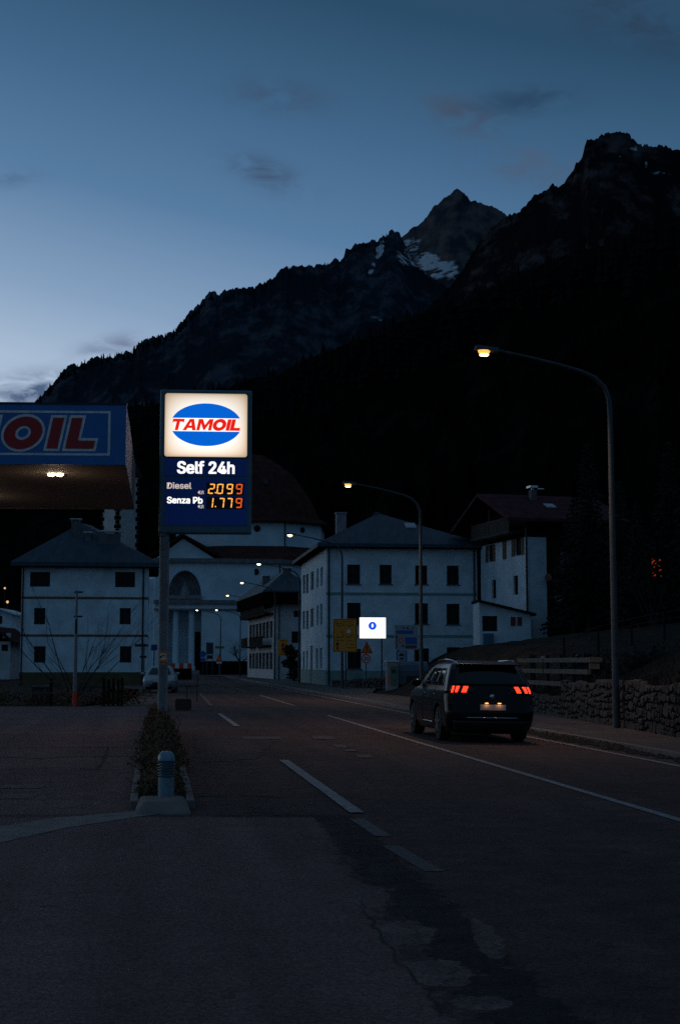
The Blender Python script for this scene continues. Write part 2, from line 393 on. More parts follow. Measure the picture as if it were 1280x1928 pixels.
M_walk = asphalt('pavement_asphalt', (0.075, 0.064, 0.062), (0.12, 0.103, 0.098), crack=0.3, patch=0.4)
M_patch = asphalt('worn_dark_asphalt', (0.036, 0.034, 0.035), (0.07, 0.066, 0.066), crack=1.0, patch=0.6, cs=1.6)
M_redpave = asphalt('reddish_asphalt', (0.11, 0.065, 0.062), (0.15, 0.090, 0.084), crack=0.7, patch=0.3)
M_redpave2 = asphalt('dull_reddish_asphalt', (0.055, 0.040, 0.038), (0.08, 0.057, 0.052), crack=0.7, patch=0.4)
M_crack = mat('crack_filling', (0.006, 0.006, 0.006), 1.0)
def paint_mat(name, c, base, wear=0.5):
    m = bpy.data.materials.new(name); m.use_nodes = True; t = m.node_tree; b = t.nodes['Principled BSDF']
    g = t.nodes.new('ShaderNodeNewGeometry'); n = t.nodes.new('ShaderNodeTexNoise'); n.inputs['Scale'].default_value = 9; n.inputs['Detail'].default_value = 8; n.inputs['Roughness'].default_value = 0.75
    t.links.new(g.outputs['Position'], n.inputs['Vector'])
    cc = ramp(t, n.outputs[0], [(wear - 0.10, tuple(c) + (1,)), (wear + 0.10, tuple(base) + (1,))])
    t.links.new(cc, b.inputs['Base Color']); b.inputs['Roughness'].default_value = 0.8
    return m
M_paint = paint_mat('road_paint', (0.27, 0.26, 0.26), (0.08, 0.075, 0.075), 0.56)
M_faint = paint_mat('worn_road_paint', (0.105, 0.095, 0.092), (0.062, 0.053, 0.051), 0.47)
M_faint2 = paint_mat('nearly_gone_paint', (0.078, 0.068, 0.065), (0.058, 0.048, 0.046), 0.44)
M_oldyel = paint_mat('worn_yellow_paint', (0.12, 0.065, 0.03), (0.05, 0.043, 0.041), 0.42)

def grid_sheet(name, fn, us, vs, m):
    mb = MB(); n = len(vs)
    pts = [fn(u, v) for u in us for v in vs]
    mb.add(pts, [(i*n+j, (i+1)*n+j, (i+1)*n+j+1, i*n+j+1) for i in range(len(us)-1) for j in range(n-1)])
    return mb.build(name, m)
def frange(a, b, n): return [a + (b-a)*i/n for i in range(n+1)]
M_earth = mat('dark_grass_earth', (0.014, 0.013, 0.009), 1.0, spec=0.05, color2=(0.042, 0.038, 0.030), scale=0.8, bump=0.8, bscale=14)
big = [-9000, -3000, -1000, -400, -150] + frange(-60, 100, 16) + [200, 600, 2000, 9000]
bigY = [-3000, -400, -50] + frange(-10, 300, 31) + [600, 1500, 4000, 9000]
tag(grid_sheet('ground', lambda x, y: (x, y, -0.14), big, bigY, M_earth), 'dark bare earth and grass of the valley floor', 'ground', kind='structure')
M_slope = mat('dry_winter_grass', (0.012, 0.011, 0.008), 1.0, spec=0.05, color2=(0.034, 0.029, 0.023), scale=1.6, bump=1.0, bscale=18)

def seg(pts, Y):
    for (y0, v0), (y1, v1) in zip(pts, pts[1:]):
        if Y <= y1: return v0 + (v1-v0) * max(0.0, min(1.0, (Y-y0)/(y1-y0)))
    return pts[-1][1]
def xw(Y): return 7.12 - (Y - 28.5) * 0.0533
def xr(Y): return seg([(8, xw(8)), (50, xw(50)), (75, 1.5), (100, 2.6), (123, 3.2), (135, 11), (240, 14)], Y)
def sstep(t): t = max(0.0, min(1.0, t)); return t*t*(3-2*t)
def hill_z(x, Y):
    d = x - xr(Y); b = seg([(8, 1.25), (28, 1.12), (43, 0.60), (50, 0.3), (58, -0.1), (400, -0.1)], Y)
    if d < 0: return -0.1
    rise = seg([(8, 0.9), (40, 1.3), (60, 2.1), (75, 2.3), (400, 2.3)], Y)
    z = b + rise * sstep(d/6.0) + 0.11 * max(0, d-3) + max(0, d-20)*0.12
    return z + (noise.noise(Vector((x*0.5, Y*0.5, 0)))*0.18 + noise.noise(Vector((x*1.7, Y*1.7, 3)))*0.07) * sstep(d/2)
tag(grid_sheet('hillside', lambda Y, d: (xr(Y)+d, Y, hill_z(xr(Y)+d+1e-6, Y)), frange(8, 240, 200), [0.12, 0.3, 0.6]+frange(1, 12, 28)+frange(13, 40, 20)+[50, 70, 100, 150], M_slope),
    'dry grass slope rising behind the stone wall and car', 'slope', kind='structure')

# road sheet
tag(grid_sheet('road', lambda Y, t: (T(max(t, 0.44) if Y > 14.0 else t, Y), Y, road_z(t)), [1, 3]+frange(5, 260, 60), [-1.6, 2.2, 4, 5.25, 6.8, 8.3, 8.95], M_road),
    'dark worn asphalt road running towards the church', 'road', kind='structure')
# square in front of the church
tag(MB().prism([(-70, 175), (2, 175), (2, 262), (-70, 262)], -0.1, -0.004).build('square', M_walk), 'asphalt square in front of the church', 'square', kind='structure')
# pavement, right
def walk(Y, k):
    x0 = T(9.12, Y); x1 = max(x0+0.3, xr(Y)+0.15)
    return (x0 + (x1-x0)*k, Y, 0.02)
tag(grid_sheet('pavement', walk, frange(8, 200, 60), [0, 0.5, 1], M_walk), 'asphalt pavement between the kerb and the stone wall', 'pavement', kind='structure')
tag(MB().hexa([(T(8.95, 6), 6, -.15), (T(9.12, 6), 6, -.15), (T(9.12, 200), 200, -.15), (T(8.95, 200), 200, -.15), (T(8.97, 6), 6, .03), (T(9.12, 6), 6, .03), (T(9.12, 200), 200, .03), (T(8.97, 200), 200, .03)])
    .build('kerb', M_conc), 'concrete kerb along the far edge of the road', 'kerb', kind='structure')
# forecourt, left of the planted island
tag(grid_sheet('forecourt', lambda Y, t: (T(t, Y), Y, 0.004), frange(13.8, 52, 19), [-60, -30, -18, -12, -8, -5, -3, -1.5, -0.1], M_court),
    'worn grey asphalt forecourt of the petrol station', 'forecourt', kind='structure')
tag(grid_sheet('side_lane', lambda Y, t: (T(t, Y), Y, -0.006), frange(40, 200, 40), [-2.6, -1, -0.2, 0.62], M_walk),
    'asphalt lane with the parked car beside the road', 'lane', kind='structure')
# irregular patch from pixel outline
def sheet_px(name, pts, z, m, jit=0.05, label=None, cat=None, sub=6, kind='structure'):
    P = [gnd(x, y, z) for x, y in pts]; out_ = []
    for i, p in enumerate(P):
        q = P[(i+1) % len(P)]; L = (q-p).length
        k = max(1, min(60, int(L/0.25))) if jit else 1
        for j in range(k):
            r = p.lerp(q, j/k)
            if jit: r = r + Vector((noise.noise(Vector((r.x*2.3, r.y*2.3, 1))), noise.noise(Vector((r.x*2.3, r.y*2.3, 9))), 0)) * jit * 2 + Vector((noise.noise(Vector((r.x*9, r.y*9, 1))), noise.noise(Vector((r.x*9, r.y*9, 5))), 0)) * jit*0.6
            out_.append((r.x, r.y, z))
    me = bpy.data.meshes.new(name); bm = bmesh.new(); vs = [bm.verts.new(p) for p in out_]
    f = bm.faces.new(vs); bm.normal_update()
    if f.normal.z < 0: f.normal_flip()
    bmesh.ops.triangulate(bm, faces=[f]); bm.to_mesh(me); bm.free(); me.materials.append(m)
    o = bpy.data.objects.new(name, me); col.objects.link(o)
    return tag(o, label, cat, kind=kind)

# near ground: newer apron asphalt meeting the road in a crumbling dark seam, one sheet
ED = [gnd(*p) for p in ((1600, 3200), (1010, 2300), (880, 1960), (800, 1850), (735, 1760), (690, 1690), (640, 1625), (622, 1580), (598, 1545), (590, 1533))]
SE = [gnd(*p) for p in ((1900, 3200), (1300, 2300), (1085, 2010), (965, 1890), (865, 1790), (775, 1690), (715, 1630), (655, 1565), (630, 1545), (620, 1530))]
EDt = [(p.y, p.x) for p in ED]; SEt = [(p.y, p.x) for p in SE]
nx = frange(-9, -1.4, 30)+frange(-1.3, 3.2, 66)[0:]; nyy = frange(2.0, 14.75, 190)
pts = []; aA = []; aD = []; aP = []
pale = [(gnd(700, 1690), .16, .55), (gnd(760, 1760), .20, .45), (gnd(825, 1835), .2, .35), (gnd(908, 1895), .17, .17), (gnd(915, 1770), .08, .7)]
for x in nx:
    for Y in nyy:
        xe = seg(EDt, Y); xs_ = seg(SEt, Y); yf_ = 14.5
        sd = min(xe-x, yf_-Y); A = max(0, min(1, .5+sd/.5))
        D = max(0, 1-abs(x-xs_)/.29)*(1 if Y < 14.6 else 0); D = max(D, .75*max(0, 1-abs(Y-14.62)/.16)*(1 if -1.3 < x < .1 else 0))
        Pp = max([0]+[k for (c, rx_, ry_) in pale for k in [1.15-((x-c.x)/rx_)**2-((Y-c.y)/ry_)**2]])
        pts.append((x, Y, 0.012-.010*D*(.5+noise.noise(Vector((x*6, Y*6, 0)))))); aA.append(A); aD.append(D); aP.append(min(1, Pp))
mb = MB(); n = len(nyy); mb.add(pts, [(i*n+j, (i+1)*n+j, (i+1)*n+j+1, i*n+j+1) for i in range(len(nx)-1) for j in range(n-1)])
m = bpy.data.materials.new('apron_and_seam_asphalt'); m.use_nodes = True; t = m.node_tree; b = t.nodes['Principled BSDF']
cR, fine, mid, pos = aspcol(t, (0.0624, 0.0373, 0.0334), (0.0997, 0.0594, 0.0517), .9, .5)
cA, f2, m2, _ = aspcol(t, (0.1315, 0.0758, 0.0759), (0.1651, 0.0948, 0.0943), .35, .2, .35)
cD, f3, m3, _ = aspcol(t, (0.022, 0.019, 0.018), (0.042, 0.035, 0.033), 1.0, .8, 1.8)
nn = t.nodes.new('ShaderNodeTexNoise'); nn.inputs['Scale'].default_value = 4.5; nn.inputs['Detail'].default_value = 9; nn.inputs['Roughness'].default_value = .62; t.links.new(pos, nn.inputs['Vector'])
def att(k):
    a = t.nodes.new('ShaderNodeAttribute'); a.attribute_name = k; return a.outputs['Fac']
def msk(a, amp, lo, hi): return ramp(t, mth(t, 'ADD', a, mth(t, 'MULTIPLY', mth(t, 'SUBTRACT', nn.outputs[0], .5), amp)), [(lo, (0, 0, 0, 1)), (hi, (1, 1, 1, 1))])
mA = msk(att('apron'), 1.3, .47, .53); mD = msk(att('dark'), 1.9, .30, .42); mP = msk(att('pale'), 2.0, .35, .45)
c = mixc(t, mA, cR, cA); c = mixc(t, mD, c, cD); cP, f4, m4, _ = aspcol(t, (0.1320, 0.0946, 0.0902), (0.1980, 0.1425, 0.1320), .8, .4, .9)
c = mixc(t, mth(t, 'MULTIPLY', mP, .8), c, cP)
t.links.new(c, b.inputs['Base Color']); b.inputs['Roughness'].default_value = .85; b.inputs['Specular IOR Level'].default_value = .2
bp = t.nodes.new('ShaderNodeBump'); bp.inputs['Strength'].default_value = .8; bp.inputs['Distance'].default_value = .015
t.links.new(mth(t, 'ADD', mth(t, 'MULTIPLY', fine, .7), mth(t, 'MULTIPLY', mD, -1.2)), bp.inputs['Height']); t.links.new(bp.outputs[0], b.inputs['Normal'])
o = mb.build('apron', m)
for k, d_ in (('apron', aA), ('dark', aD), ('pale', aP)): a_ = o.data.attributes.new(k, 'FLOAT', 'POINT'); a_.data.foreach_set('value', d_)
tag(o, 'smoother asphalt apron in the foreground with a crumbling seam to the road', 'apron', kind='structure')
sheet_px('kerb_strip', [(-500, 1634), (0, 1556), (110, 1540), (250, 1528), (330, 1530), (270, 1537), (120, 1560), (0, 1587), (-500, 1670)], 0.016, M_conc, 0.01,
         'flush pale concrete strip at the forecourt edge', 'kerb')
sheet_px('red_paving', [(-300, 1384), (120, 1380), (268, 1383), (262, 1424), (110, 1426), (-300, 1428)], 0.009, M_redpave, 0.05,
         'reddish asphalt band across the forecourt', 'paving')
sheet_px('red_paving', [(362, 1386), (480, 1384), (520, 1396), (480, 1430), (380, 1436)], 0.005, M_redpave2, 0.08,
         'reddish toned asphalt between island and road line', 'paving')  # duller reddish tone laid over the road asphalt
def crack(pts, z=0.024, w=0.018):
    P = [gnd(x, y, z) for x, y in pts]; Q = []
    for i in range(len(P)-1):
        n = max(2, int((P[i+1]-P[i]).length/0.12))
        for j in range(n):
            r = P[i].lerp(P[i+1], j/n); r += Vector((noise.noise(Vector((r.x*5, r.y*5, 2))), noise.noise(Vector((r.x*5, r.y*5, 7))), 0))*0.06; Q.append(r)
    mb = MB(); n = len(Q); vs = []
    for i, p in enumerate(Q):
        d = (Q[min(i+1, n-1)]-Q[max(i-1, 0)]).normalized(); s = Vector((-d.y, d.x, 0)); ww = w*(0.4+abs(noise.noise(p*3))*1.6)
        vs += [p+s*ww, p-s*ww]
    mb.add(vs, [(2*i, 2*i+2, 2*i+3, 2*i+1) for i in range(n-1)]); tag(mb.build('road_crack', M_crack), 'jagged dark crack in the asphalt', 'crack', kind='structure')
crack([(672, 1695), (700, 1735), (735, 1790), (790, 1850), (850, 1930)], 0.022, 0.006)
crack([(598, 1532), (480, 1527), (440, 1530)], 0.018, 0.03)
crack([(0, 1449), (110, 1446), (190, 1449)], 0.012, 0.02)
crack([(0, 1409), (205, 1407), (262, 1410)], 0.013, 0.03)
crack([(205, 1407), (190, 1440), (182, 1450)], 0.013, 0.02)
crack([(365, 1500), (440, 1497), (560, 1503)], 0.006, 0.02)
crack([(440, 1420), (490, 1418)], 0.008, 0.02)

# markings: each dash is a sheet on the road
def dash(t0, t1, Y0, Y1, m, label, name='road_marking'):
    n = max(1, int((Y1-Y0)/3)); mb = MB(); vs = []
    for i in range(n+1):
        Y = Y0+(Y1-Y0)*i/n; vs += [(T(t0, Y), Y, road_z(t0)+0.008), (T(t1, Y), Y, road_z(t1)+0.008)]
    mb.add(vs, [(2*i, 2*i+1, 2*i+3, 2*i+2) for i in range(n)]); return tag(mb.build(name, m), label, 'road marking', kind='structure')
def tline(px, py): p = gnd(px, py); return p.x + SL*p.y, p.y
tl, _ = tline(603, 1483)
for (a, b, m) in (((534, 1433), (672, 1533), M_paint), ((672, 1545), (722, 1578), M_faint), ((735, 1596), (818, 1645), M_faint2), ((413, 1345), (447, 1369), M_paint),
                  ((376, 1306), (398, 1330), M_faint)):
    ta, ya = tline(*a); tb, yb = tline(*b); w = 0.075
    mb = MB(); mb.add([(T(ta-w, ya), ya, 0.016), (T(ta+w, ya), ya, 0.016), (T(tb+w, yb), yb, 0.016), (T(tb-w, yb), yb, 0.016)], [(0,1,2,3)])
    tag(mb.build('road_marking', m), 'dashed white edge line beside the petrol station', 'road marking', kind='structure')
dash(5.19, 5.31, 2, 12.5, M_faint, 'white line dividing the two lanes')
dash(5.19, 5.31, 12.5, 43, M_paint, 'white line dividing the two lanes')
dash(5.19, 5.31, 53, 70, M_paint, 'white line dividing the two lanes')
dash(5.19, 5.31, 78, 120, M_faint, 'white line dividing the two lanes')
dash(8.24, 8.38, 6, 150, M_paint, 'white edge line by the kerb')
for (x0, y0, x1, y1) in ((455, 1387, 525, 1392), (585, 1386, 625, 1392), (625, 1402, 650, 1408), (645, 1411, 668, 1415), (668, 1421, 697, 1427)):
    sheet_px('road_marking', [(x0, y0), (x1, y0), (x1+6, y1), (x0+6, y1)], 0.009, M_oldyel, 0, 'worn yellow dash from past road works', 'road marking')
# dirt along the gutter
M_dirt = mat('gutter_dirt', (0.012, 0.010, 0.008), 1.0, var=0.4, scale=8, bump=1.0, bscale=30)
mbd = MB()
for i in range(420):
    Y = random.uniform(18, 40); t = 8.9 + random.gauss(0.0, 0.10) - 0.05; s = random.uniform(0.02, 0.09) * (1.6 if Y > 27 else 1)
    c = Vector((T(t, Y), Y, road_z(min(t, 8.95))+0.01)); k = 5
    ring = [c+Vector((math.cos(a)*s*1.3, math.sin(a)*s*2, 0)) for a in [2*math.pi*j/k+random.random()*.5 for j in range(k)]]
    mbd.add(ring+[c+Vector((0, 0, s*0.7))], [(j, (j+1) % k, k) for j in range(k)])
tag(mbd.build('gutter_debris', M_dirt), 'dark soil and leaf litter along the kerb', 'debris', kind='stuff')
# drain covers
for (x0, y0, x1, y1, lab) in ((0, 1497, 62, 1506, 'larger metal drain grating in the forecourt, nearer one'), (0, 1480, 78, 1486, 'slim metal drain grating in the forecourt, farther one'),
                              (47, 1425, 105, 1429, 'thin metal cover strip in the forecourt on reddish asphalt')):
    a, b, c, d = gnd(x0, y1), gnd(x1, y1), gnd(x1+8, y0), gnd(x0+8, y0)
    g = MB()
    n = 14
    for k in range(n):
        p0, p1 = a.lerp(b, k/n), a.lerp(b, (k+0.55)/n); q0, q1 = d.lerp(c, k/n), d.lerp(c, (k+0.55)/n)
        g.add([p0+Vector((0, 0, .012)), p1+Vector((0, 0, .012)), q1+Vector((0, 0, .012)), q0+Vector((0, 0, .012))], [(0,1,2,3)])
    g.add([p+Vector((0, 0, .008)) for p in (a, b, c, d)], [(0,1,2,3)])
    tag(g.build('drain_grating', mat('rusty_iron', (0.07, 0.062, 0.055), 0.7, metal=0.2, var=0.3, scale=10)), lab, 'drain grating')

# ------------------------------------------------------------------ mountains
def mountain_mat(name, rock, rock2, forest, split, scale, snow=False, streak=1.0):
    m = bpy.data.materials.new(name); m.use_nodes = True; t = m.node_tree; b = t.nodes['Principled BSDF']
    g = t.nodes.new('ShaderNodeNewGeometry'); pos = g.outputs['Position']
    mp = t.nodes.new('ShaderNodeMapping'); mp.inputs['Scale'].default_value = (1, 0.6, 0.85); t.links.new(pos, mp.inputs[0])
    n = t.nodes.new('ShaderNodeTexNoise'); n.inputs['Scale'].default_value = scale; n.inputs['Detail'].default_value = 10; n.inputs['Roughness'].default_value = 0.72
    t.links.new(mp.outputs[0], n.inputs['Vector'])
    n2 = t.nodes.new('ShaderNodeTexNoise'); n2.inputs['Scale'].default_value = scale*4; n2.inputs['Detail'].default_value = 8; t.links.new(mp.outputs[0], n2.inputs['Vector'])
    r = ramp(t, n2.outputs[0], [(0.35, tuple(rock)+(1,)), (0.65, tuple(rock2)+(1,))])
    f = ramp(t, n.outputs[0], [(split-0.05, (0, 0, 0, 1)), (split+0.05, (1, 1, 1, 1))])
    c = mixc(t, f, tuple(forest)+(1,), r)
    if snow:
        at_ = t.nodes.new('ShaderNodeAttribute'); at_.attribute_name = 'snow'
        n5 = t.nodes.new('ShaderNodeTexNoise'); n5.inputs['Scale'].default_value = 0.03; n5.inputs['Detail'].default_value = 6; n5.inputs['Roughness'].default_value = .7
        mp5 = t.nodes.new('ShaderNodeMapping'); mp5.inputs['Rotation'].default_value = (0, .6, 0); mp5.inputs['Scale'].default_value = (.6, .3, 2.6); t.links.new(pos, mp5.inputs[0]); t.links.new(mp5.outputs[0], n5.inputs['Vector'])
        k = mth(t, 'ADD', mth(t, 'MULTIPLY', mth(t, 'SUBTRACT', n5.outputs[0], 0.5), 4.6), mth(t, 'MULTIPLY', mth(t, 'SUBTRACT', n2.outputs[0], 0.5), 2.5))
        s = mth(t, 'MULTIPLY', at_.outputs['Fac'], mth(t, 'ADD', 1.05, k))
        s = mth(t, 'MULTIPLY', mth(t, 'SUBTRACT', s, 0.55), 3.0, clamp=True)
        c = mixc(t, s, c, (0.50, 0.56, 0.62, 1))
    t.links.new(c, b.inputs['Base Color']); b.inputs['Roughness'].default_value = 1.0; b.inputs['Specular IOR Level'].default_value = 0.0
    bp = t.nodes.new('ShaderNodeBump'); bp.inputs['Strength'].default_value = 0.9; bp.inputs['Distance'].default_value = 12
    t.links.new(n2.outputs[0], bp.inputs['Height']); t.links.new(bp.outputs[0], b.inputs['Normal'])
    return m
def fbm(p, o=5, h=1.0): return noise.fractal(p, h, 2.1, o)
def mountain(name, sil, Df, Dc, m, ncol, nrow, jag, rough, label, seed=0.0, snow=None, power=1.25, px0=None, px1=None):
    xs = [s[0] for s in sil]; px0 = xs[0] if px0 is None else px0; px1 = xs[-1] if px1 is None else px1
    inner = [x for x in frange(-60, 1340, ncol)]; cols = frange(px0, -60, 30)[:-1] + inner + frange(1340, px1, 30)[1:]
    vs = []; sn = []
    nb = 4
    for px in cols:
        py = seg(sil, px)
        dc = seg(Dc, px) * (1 + 0.05*noise.noise(Vector((px*0.006, seed, 0)))); df = seg(Df, px)
        j = fbm(Vector((px*0.018, seed+5, 0)), 6, 0.7) * jag + fbm(Vector((px*0.11, seed+8, 0)), 4, 0.6) * jag*0.6
        cr = at(px, py - j, dc); crs = at(px, py, dc); a = cr.x/cr.y
        for r in range(nrow+1):
            v = r/nrow; Y = df+(dc-df)*v
            n1 = fbm(Vector((px*0.007, v*3.0, seed)), 6, 0.8); n2 = 1-abs(noise.noise(Vector((px*0.012+seed, v*2.0+n1, 2))))*2
            damp = math.sin(math.pi*min(v, 1.0)**0.8) if v < 1 else 0
            zb = -1 + (crs.z+(cr.z-crs.z)*v**10+1) * (v**power)
            z = zb + rough*(cr.z)*(n1*0.55 + n2*0.35 - 0.2)*damp*(1-0.35*v)
            zmax = CAMZ + (cr.z-CAMZ)/cr.y*Y*0.985       # stay under the crest line
            if v < 1: z = min(z, zmax)
            Yd = Y + (dc-df)*0.10*n1*damp
            vs.append((a*Yd, Yd, z))
            if snow:
                sy = py + (1-v)*0; e = math.atan2(z-CAMZ, Yd)-PITCH; spy = CY - math.tan(e)*F; val = 0.0
                for (sx, s_y, rx, ry, rot, k) in snow:
                    ca, sa = math.cos(R(rot)), math.sin(R(rot)); qx, qy = px-sx, spy-s_y
                    u, w = (qx*ca+qy*sa)/rx, (-qx*sa+qy*ca)/ry; val = max(val, k*max(0.0, 1-(u*u+w*w)))
                sn.append(val)
        for r in range(1, nb+1):
            Y = dc*(1+0.25*r); vs.append((a*Y, Y, max(-1, cr.z*(1-r/nb))))
            if snow: sn.append(0.0)
    n = nrow+1+nb; mb = MB(); mb.add(vs, [(i*n+j, (i+1)*n+j, (i+1)*n+j+1, i*n+j+1) for i in range(len(cols)-1) for j in range(n-1)])
    o = mb.build(name, m)
    if snow:
        at_ = o.data.attributes.new('snow', 'FLOAT', 'POINT'); at_.data.foreach_set('value', sn)
    return tag(o, label, 'mountain', kind='structure')
M_mtA = mountain_mat('hazed_far_rock', (0.036, 0.042, 0.052), (0.115, 0.098, 0.096), (0.026, 0.036, 0.048), 0.47, 0.010, snow=True)  # distance haze is put into the bluish rock and forest tones
M_mtB = mountain_mat('hazed_forested_rock', (0.020, 0.032, 0.046), (0.058, 0.075, 0.095), (0.013, 0.021, 0.031), 0.52, 0.014, snow=True)  # blue of the hazy air mixed into the surface colours
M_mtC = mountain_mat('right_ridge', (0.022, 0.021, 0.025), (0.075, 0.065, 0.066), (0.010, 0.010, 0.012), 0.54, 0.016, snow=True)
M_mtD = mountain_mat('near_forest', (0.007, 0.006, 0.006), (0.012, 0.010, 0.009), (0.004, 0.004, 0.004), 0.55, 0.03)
mountain('mountain_peak', [(300, 900), (560, 640), (700, 485), (762, 440), (795, 415), (815, 390), (840, 370), (860, 355), (872, 363), (885, 377), (905, 381), (925, 386), (950, 401), (1000, 450), (1200, 600), (1500, 800)],
         [(0, 2300)], [(0, 3000), (1500, 3000)], M_mtA, 620, 70, 5.0, 0.16, 'pointed rocky peak behind the snowy ridge', 1.3,
         snow=[(905, 388, 26, 5, 20, 0.9), (812, 498, 70, 25, 32, 1.15), (846, 508, 34, 24, 0, 1.15), (775, 458, 26, 22, -10, .95)])
mountain('mountain_ridge', [(-1600, 1150), (-500, 980), (-150, 860), (0, 800), (65, 757), (100, 720), (120, 698), (150, 685), (190, 670), (215, 664), (250, 660), (262, 645), (300, 634), (330, 620), (350, 600), (370, 580), (392, 554), (430, 550), (470, 545),
         (510, 527), (530, 508), (550, 499), (590, 497), (640, 491), (655, 468), (690, 450), (712, 446), (735, 434), (752, 444), (766, 470), (782, 505), (806, 520), (832, 536), (850, 545), (900, 570), (1100, 700), (2600, 900)],
         [(0, 1100)], [(-1600, 1700), (2600, 2300)], M_mtB, 800, 80, 10.0, 0.22, 'dark forested ridge with snow gullies, left of the peak', 4.7,
         snow=[(715, 470, 10, 26, 15, 1.1), (700, 505, 8, 20, 25, 0.8), (775, 462, 22, 30, -20, 1.05), (812, 500, 62, 26, 28, 1.35), (845, 505, 35, 30, 10, 1.25), (760, 490, 10, 30, -35, 0.9), (600, 497, 30, 4, 0, 0.7), (700, 595, 40, 14, 20, 0.5)])
mountain('mountain_flank', [(500, 900), (700, 680), (800, 590), (860, 520), (900, 460), (940, 420), (957, 405), (985, 385), (1010, 366), (1045, 350), (1063, 344), (1080, 322), (1096, 302), (1104, 262), (1125, 256), (1133, 247), (1160, 243), (1180, 250), (1196, 268), (1225, 271), (1250, 274), (1280, 285),
         (1400, 300), (1700, 240), (2600, 100)],
         [(0, 900)], [(500, 1500), (2600, 1500)], M_mtC, 620, 90, 9.0, 0.20, 'steep dark mountain flank with a crag on top, right side', 9.1,
         snow=[(1160, 292, 14, 6, 0, 0.9), (1240, 325, 40, 6, 12, 0.6), (1215, 310, 6, 14, 0, 0.6), (1270, 345, 24, 5, 20, 0.6), (1190, 280, 20, 8, 0, .8)])
silD = [(-1600, 1000), (-300, 870), (0, 830), (150, 790), (260, 765), (400, 735), (520, 705), (600, 668), (700, 632), (770, 600), (870, 570), (950, 530), (1060, 480), (1280, 425), (1600, 330), (2600, 200)]
mountain('forest_hill', silD, [(-1600, 420), (0, 330), (700, 250), (1280, 150), (2600, 120)], [(-1600, 900), (0, 850), (700, 650), (1280, 480), (2600, 400)], M_mtD, 420, 60, 5.0, 0.10,
         'nearly black wooded hill rising behind the village', 2.2)
# conifers along the crests: one far-off wood
M_conifer = mat('conifer_green', (0.008, 0.011, 0.012), 1.0, spec=0)
mb = MB(); rnd = random.Random(3)
def conifer(c, h):
    n = 6; w = h*rnd.uniform(0.16, 0.24); vs = []
    for k in range(3):
        z0 = h*(0.12+0.27*k); r = w*(1-0.28*k)
        vs = [c+Vector((math.cos(2*math.pi*j/n+k)*r*rnd.uniform(.7, 1.2), math.sin(2*math.pi*j/n+k)*r, z0)) for j in range(n)]+[c+Vector((0, 0, min(h, z0+h*0.46)))]
        mb.add(vs, [(j, (j+1) % n, n) for j in range(n)])
silB = [(65, 757), (100, 720), (120, 698), (150, 685), (190, 670), (215, 664), (250, 660), (262, 645), (300, 634), (330, 620), (350, 600), (370, 580), (392, 554), (430, 550), (470, 545), (510, 527), (530, 508), (550, 499), (640, 491), (655, 468), (735, 434)]
for k in range(420):
    px = rnd.uniform(62, 735); Dd = seg([(-1600, 1700), (2600, 2300)], px); p = at(px, seg(silB, px)+rnd.uniform(1, 12), Dd*rnd.uniform(0.93, 1.0))
    conifer(p - Vector((0, 0, 4)), rnd.uniform(6, 11) if px < 400 else rnd.uniform(3, 6))
for k in range(900):
    px = rnd.uniform(-60, 1340); Dd = seg([(-1600, 900), (0, 850), (700, 650), (1280, 480), (2600, 400)], px); p = at(px, seg(silD, px)+rnd.uniform(2, 90), Dd*rnd.uniform(0.86, 0.99))
    conifer(p - Vector((0, 0, 6)), rnd.uniform(8, 13))
tag(mb.build('conifer_wood', M_conifer), 'dark conifer woods along the mountain crests', 'forest', kind='stuff')

# ------------------------------------------------------------------ price totem
A7 = 7.46
def ellipse(cx, cy, rx, ry, n=48, a0=0, a1=360): return [(cx+rx*math.cos(R(a0+(a1-a0)*i/n)), cy+ry*math.sin(R(a0+(a1-a0)*i/n))) for i in range(n+(0 if a1-a0 == 360 else 1))]
def seg_ell(cx, cy, rx, ry, ylo, yhi):
    """part of an ellipse between two heights"""
    pts = []
    th0 = math.asin(max(-1, min(1, (ylo-cy)/ry))); th1 = math.asin(max(-1, min(1, (yhi-cy)/ry)))
    for i in range(25): t = th0+(th1-th0)*i/24; pts.append((cx+rx*math.cos(t), cy+ry*math.sin(t)))
    for i in range(25): t = th1+(th0-th1)*i/24; pts.append((cx-rx*math.cos(t), cy+ry*math.sin(t)))
    return pts
GL = {'T': (1.12, [[(0, 1), (0, .66), (.14, .74), (.40, .76), (.40, 0), (.72, 0), (.72, .76), (.98, .74), (1.12, .66), (1.12, 1)]]),
      'A': (1.30, [[(0, 0), (.46, 1), (.88, 1), (1.30, 0), (.93, 0), (.86, .2), (.44, .2), (.37, 0)], [(.53, .42), (.77, .42), (.66, .74)]]),
      'M': (1.45, [[(0, 0), (0, 1), (.42, 1), (.725, .48), (1.03, 1), (1.45, 1), (1.45, 0), (1.13, 0), (1.13, .62), (.80, .05), (.65, .05), (.32, .62), (.32, 0)]]),
      'O': (1.32, [ellipse(.66, .5, .66, .53, 40), ellipse(.66, .5, .27, .23, 32)]),
      'I': (.38, [[(0, 0), (0, 1), (.38, 1), (.38, 0)]]),
      'L': (.98, [[(0, 0), (0, 1), (.38, 1), (.38, .26), (.98, .26), (.98, 0)]])}
def word_loops(word, x0, x1, z0, z1, shear=0.22, gap=0.10):
    W = sum(GL[c][0] for c in word) + gap*(len(word)-1); h = z1-z0; sx = (x1-x0-shear*h)/W; x = 0; loops = []
    for c in word:
        w, ls = GL[c]
        for lp in ls: loops.append([(x0+(x+px)*sx+shear*py*h, z0+py*h) for px, py in lp])
        x += w+gap
    return loops
M_totem = mat('totem_blue_grey', (0.075, 0.16, 0.20), 0.5, metal=0.0, var=0.12, scale=1.5)
